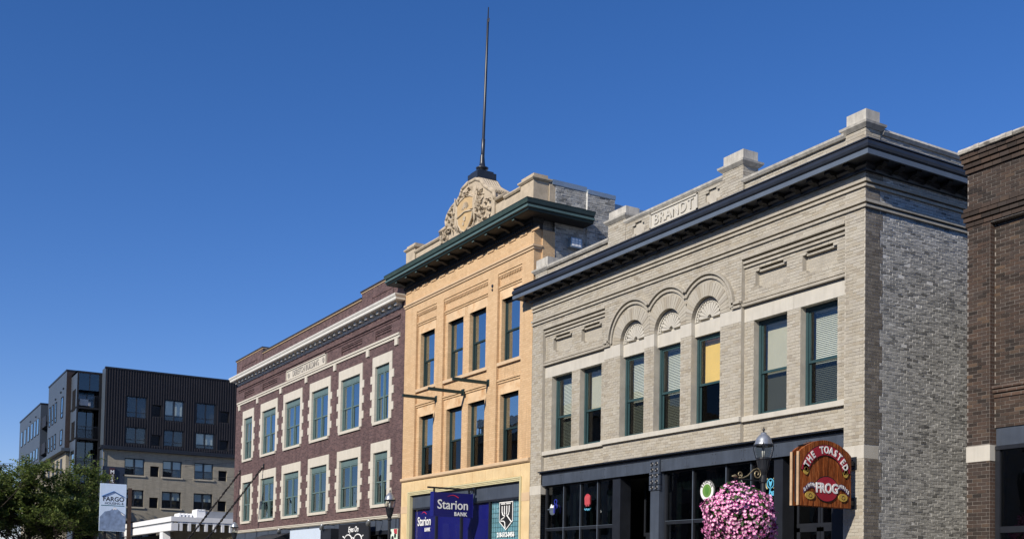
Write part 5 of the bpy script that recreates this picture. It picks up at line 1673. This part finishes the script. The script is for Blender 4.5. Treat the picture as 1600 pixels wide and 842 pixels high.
# --- chains and marquee at the purple brown building
MQ = thing('marquee', 'black marquee on the purple brown building, hung from two twisted chains', 'marquee', (-61, -1.5, 3.4))
box('slab', m_black, MQ, -64.0, -58.2, -3.15, -.02, 3.30, 3.55)
for xa, xb in ((-63.1, -63.4), (-58.75, -59.2)):
    A_, B_ = Vector((xa, -.03, 7.79)), Vector((xb, -3.0, 3.56))
    ax = (B_ - A_).normalized(); s1 = ax.cross(Vector((0, 0, 1))).normalized(); s2 = ax.cross(s1)
    n = 110; ln = (B_ - A_).length
    tw_ = MB()
    for ph in (0, math.pi):
        tw_.tube([tuple(A_ + (B_ - A_) * (k / n) + (s1 * math.cos(ph + k / n * ln * 13) + s2 * math.sin(ph + k / n * ln * 13)) * .035) for k in range(n + 1)], .03, 6)
    tw_.tube([tuple(A_), tuple(A_ + Vector((0, -.02, .05))), tuple(A_ + Vector((0, .05, .03)))], .05, 6)
    tw_.build('chain', M('oiled_chain_steel', (.03, .026, .024), .4, .4, 30, metal=.6) if xa < -60 else bpy.data.materials['oiled_chain_steel'], MQ)
    MB().box(xa - .07, xa + .07, -.05, -.0, 7.66, 7.92).build('wall_eye', m_black, MQ)
# awning, board signs and spotlights over the shops
aw_ = MB().prismx([(-.02, 4.02), (-1.2, 3.55), (-1.2, 3.2), (-.02, 3.2)], -58.5, -54.2).build('shop_awning', m_black, None)
tag(aw_, 'black sloping shop awning under the purple brown building', 'awning')
wsn = box('shop_board', M('pale_blue_white_board', (.52, .60, .70), .5, .03), None, -53.05, -48.75, -.42, -.30, 2.9, 4.06)
tag(wsn, 'blank pale blue white shop board under the purple brown building', 'shop sign')
esn = box('optician_board', m_black_p, None, -46.7, -43.3, -.36, -.28, 2.8, 4.12)
tag(esn, 'black shop board with white script and drawn spectacles', 'shop sign')
text('letters', 'Eyes On', .34, (-45.0, -.365, 3.86), m_white, esn, extrude=.004, offset=.006, shear=.25)
gm = MB()
for sg in (-1, 1):
    gm.tube([(-45.0 + sg * (.55 + .42 * math.cos(t * .3927)), -.365, 3.42 + .22 * math.sin(t * .3927)) for t in range(17)], .028, 6)
    gm.tube([(-45.0 + sg * .97, -.365, 3.52), (-45.0 + sg * 1.15, -.365, 3.58)], .03, 6)
gm.tube([(-45.13, -.365, 3.46), (-45.0, -.365, 3.50), (-44.87, -.365, 3.46)], .028, 6)
gm.build('spectacles', m_white, esn)
pst = box('shop_poster', M('pale_mint_print', (.62, .74, .62), .6, .25, 2.5), None, -41.75, -41.0, -.09, -.05, 2.8, 3.78)
tag(pst, 'pale mint poster with dark leaf shapes beside the yellow building', 'poster')
MB().annulus(-41.45, 3.38, .0, .12, 0, 6.2832, -.095, -.09, 12).annulus(-41.2, 3.5, .0, .10, 0, 6.2832, -.095, -.09, 12).annulus(-41.62, 3.62, 0, .07, 0, 6.2832, -.095, -.09, 10).build('dark_shapes', m_black_p, pst)
MB().prism([(-41.3, 3.6), (-41.02, 3.55), (-41.02, 3.77), (-41.35, 3.77)], -.095, -.09).build('red_shape', m_neon_r, pst)
dbx = box('dark_display_case', m_black, None, -48.6, -47.3, -.5, -.1, 2.8, 3.98)
tag(dbx, 'dark upright display case between the pale board and the black board', 'display case')
for i, x in enumerate((-54.0, -48.0, -42.6)):
    lab = ('silver spotlight left of the blank pale shop board', 'silver spotlight between the pale board and the black board', 'silver spotlight near the street lamp at the yellow building')[i]
    sp = thing('spotlight', lab, 'spotlight', (x, -.3, 4.1), 'silver spotlights over the shops')
    MB().tube([(x, -.05, 4.16), (x, -.45, 4.20), (x - .05, -.62, 4.14)], .02, 6).build('arm', m_black, sp)
    MB().tube([(x + .10, -.70, 4.16), (x - .02, -.66, 4.10), (x - .22, -.60, 4.0)], [.05, .085, .11], 10).build('head', m_silver, sp, smooth=True)

# --- street tree
TR = thing('street_tree', 'leafy green street tree at the lower left in front of the apartment block', 'tree', (-99.5, -6.6, 0))
m_bark = M('grey_brown_bark', (.06, .045, .035), .9, .3, 6, bump=.6, bs=20)
def leaf_light(m, k):
    n, l = m.node_tree.nodes, m.node_tree.links
    p = n['Principled BSDF']
    tl = n.new('ShaderNodeBsdfTranslucent'); mx = n.new('ShaderNodeMixShader'); mx.inputs[0].default_value = k
    l.new(p.inputs['Base Color'].links[0].from_socket, tl.inputs[0])
    l.new(p.outputs[0], mx.inputs[1]); l.new(tl.outputs[0], mx.inputs[2]); l.new(mx.outputs[0], n['Material Output'].inputs[0])
    return m
m_foliage = brick_geo('tree_leaves', [(0, (.06, .095, .022)), (.35, (.12, .17, .04)), (.7, (.18, .23, .062)), (1, (.26, .30, .10))], rough=.55, fine=.15, bump=0)
leaf_light(m_foliage, .4)
tq = random.Random(11)
tc = Vector((-99.5, -6.6, 6.3))
trk, tips = MB(), []
def limb(p, d, L, r, depth):
    pts, rs = [tuple(p)], [r]
    q = Vector(p); dd = Vector(d)
    n = 5
    for k in range(n):
        dd = (dd + Vector((tq.uniform(-.22, .22), tq.uniform(-.22, .22), tq.uniform(-.10, .18)))).normalized()
        q = q + dd * (L / n)
        pts.append(tuple(q)); rs.append(r * (1 - .62 * (k + 1) / n))
        if depth >= 2 and k >= 1: tips.append((Vector(q), dd.copy()))
        if depth < 3 and k >= 1:
            for _ in range(2 if depth else 2):
                a = tq.uniform(0, 6.283)
                side = Vector((math.cos(a), math.sin(a), tq.uniform(-.15, .55)))
                limb(q, (dd * .5 + side).normalized(), L * tq.uniform(.42, .62), rs[-1] * .62, depth + 1)
    trk.tube(pts, rs, 6 if depth else 10)
base_t = Vector((-99.5, -6.6, 0))
trk.tube([tuple(base_t), (-99.5, -6.62, 1.2), (-99.45, -6.58, 2.6)], [.26, .20, .17], 12)
for k in range(6):
    a = k * 1.047 + .3
    limb(Vector((-99.45, -6.58, 2.3 + .12 * k)), Vector((math.cos(a) * .8, math.sin(a) * .8, .95 if k % 2 else .6)).normalized(), tq.uniform(4.8, 6.2), .10, 0)
limb(Vector((-99.45, -6.58, 2.6)), Vector((.05, 0, 1)), 5.6, .13, 0)
trk.build('trunk', m_bark, TR)
cr = MB()
for p, d in tips:
    if p.z < 3.0 and tq.random() < .5: continue
    if tq.random() < .50 or math.sin(p.x * 2.1 + p.z * 1.7) * math.sin(p.y * 1.9 - p.z * 1.3) > .45: continue
    for _ in range(tq.randint(5, 9)):
        c = p + Vector((tq.gauss(0, .17), tq.gauss(0, .17), tq.gauss(0, .13)))
        a = Vector((tq.uniform(-1, 1), tq.uniform(-1, 1), tq.uniform(-.7, .3))).normalized()
        b = a.cross(Vector((tq.uniform(-.4, .4), tq.uniform(-.4, .4), 1))).normalized()
        L = tq.uniform(.13, .22)
        cr.quad(tuple(c - a * L), tuple(c + b * L * .42), tuple(c + a * L), tuple(c - b * L * .42))
cr.build('crown', m_foliage, TR, kind='stuff')
print('tips', len(tips), 'leaves', len(cr.f))

# --- utility pole and wires at the left edge
UP = MB().tube([(-130, -6.7, 0), (-130, -6.7, 13.5)], [.35, .2], 10)
up_o = UP.build('utility_pole', M('weathered_pole', (.12, .13, .14), .8, .2))
tag(up_o, 'grey utility pole at the far left edge of the picture', 'utility pole')
box('crossarm', m_flash, up_o, -130.1, -129.9, -7.8, -5.4, 13.2, 13.4)
for i, z in enumerate((13.45, 12.75, 12.2, 10.9)):
    wr = MB().tube([(-130, -6.7, z), (-115, 2, z - .25), (-100, 11, z + .1)], .016, 5).build('overhead_wire', m_black)
    tag(wr, ('topmost overhead wire running from the utility pole past the apartment block', 'second overhead wire from the top crossing before the apartment block', 'third overhead wire from the top crossing before the apartment block', 'lowest overhead wire crossing before the apartment block')[i], 'wire', 'overhead wires')

# --- buildings across the street (behind the camera, seen mirrored in the glass)
opp = [(-110, -84, 12, (.20, .12, .09), 'red brown'), (-83.5, -62, 15, (.35, .31, .26), 'stone'), (-61.5, -44, 11.5, (.14, .10, .08), 'brown'), (-43.5, -22, 14, (.30, .25, .19), 'tan'), (-21.5, 4, 10.5, (.18, .11, .09), 'brick'), (4.5, 30, 13, (.26, .24, .22), 'grey')]
m_owin = M('dark_glass_panes', (.02, .025, .03), .15, .1)
for i, (a, b, h, c, nm) in enumerate(opp):
    T = thing('building_across_street', '%s facade across the street, seen only as a reflection in the windows' % nm, 'building', ((a + b) / 2, -30, 0))
    mo = M('opposite_wall_%s' % nm, c, .9, .15, .8)
    box('wall', mo, T, a, b, -45, -27.5, 0, h)
    box('cornice', m_pst, T, a - .1, b + .1, -27.5, -27.1, h - .6, h + .1)
    x = a + 1.2
    while x < b - 1.5:
        for z in (1.0, 5.0, 8.2):
            if z + 2 < h - .8:
                MB().box(x, x + 1.3, -27.5, -27.46, z, z + (2.9 if z < 2 else 2.1)).build('window', m_owin, T)
        x += 2.6

# ------------------------------------------------------------------ lettering becomes mesh
bpy.context.view_layer.update()
dg = bpy.context.evaluated_depsgraph_get()
for o in TEXTS:
    me = bpy.data.meshes.new_from_object(o.evaluated_get(dg))
    n = bpy.data.objects.new('tmp', me)
    col.objects.link(n)
    n.parent = o.parent
    n.matrix_parent_inverse = o.matrix_parent_inverse.copy()
    n.matrix_basis = o.matrix_basis.copy()
    nm = o.name.split('.')[0]
    bpy.data.objects.remove(o)
    n.name = nm
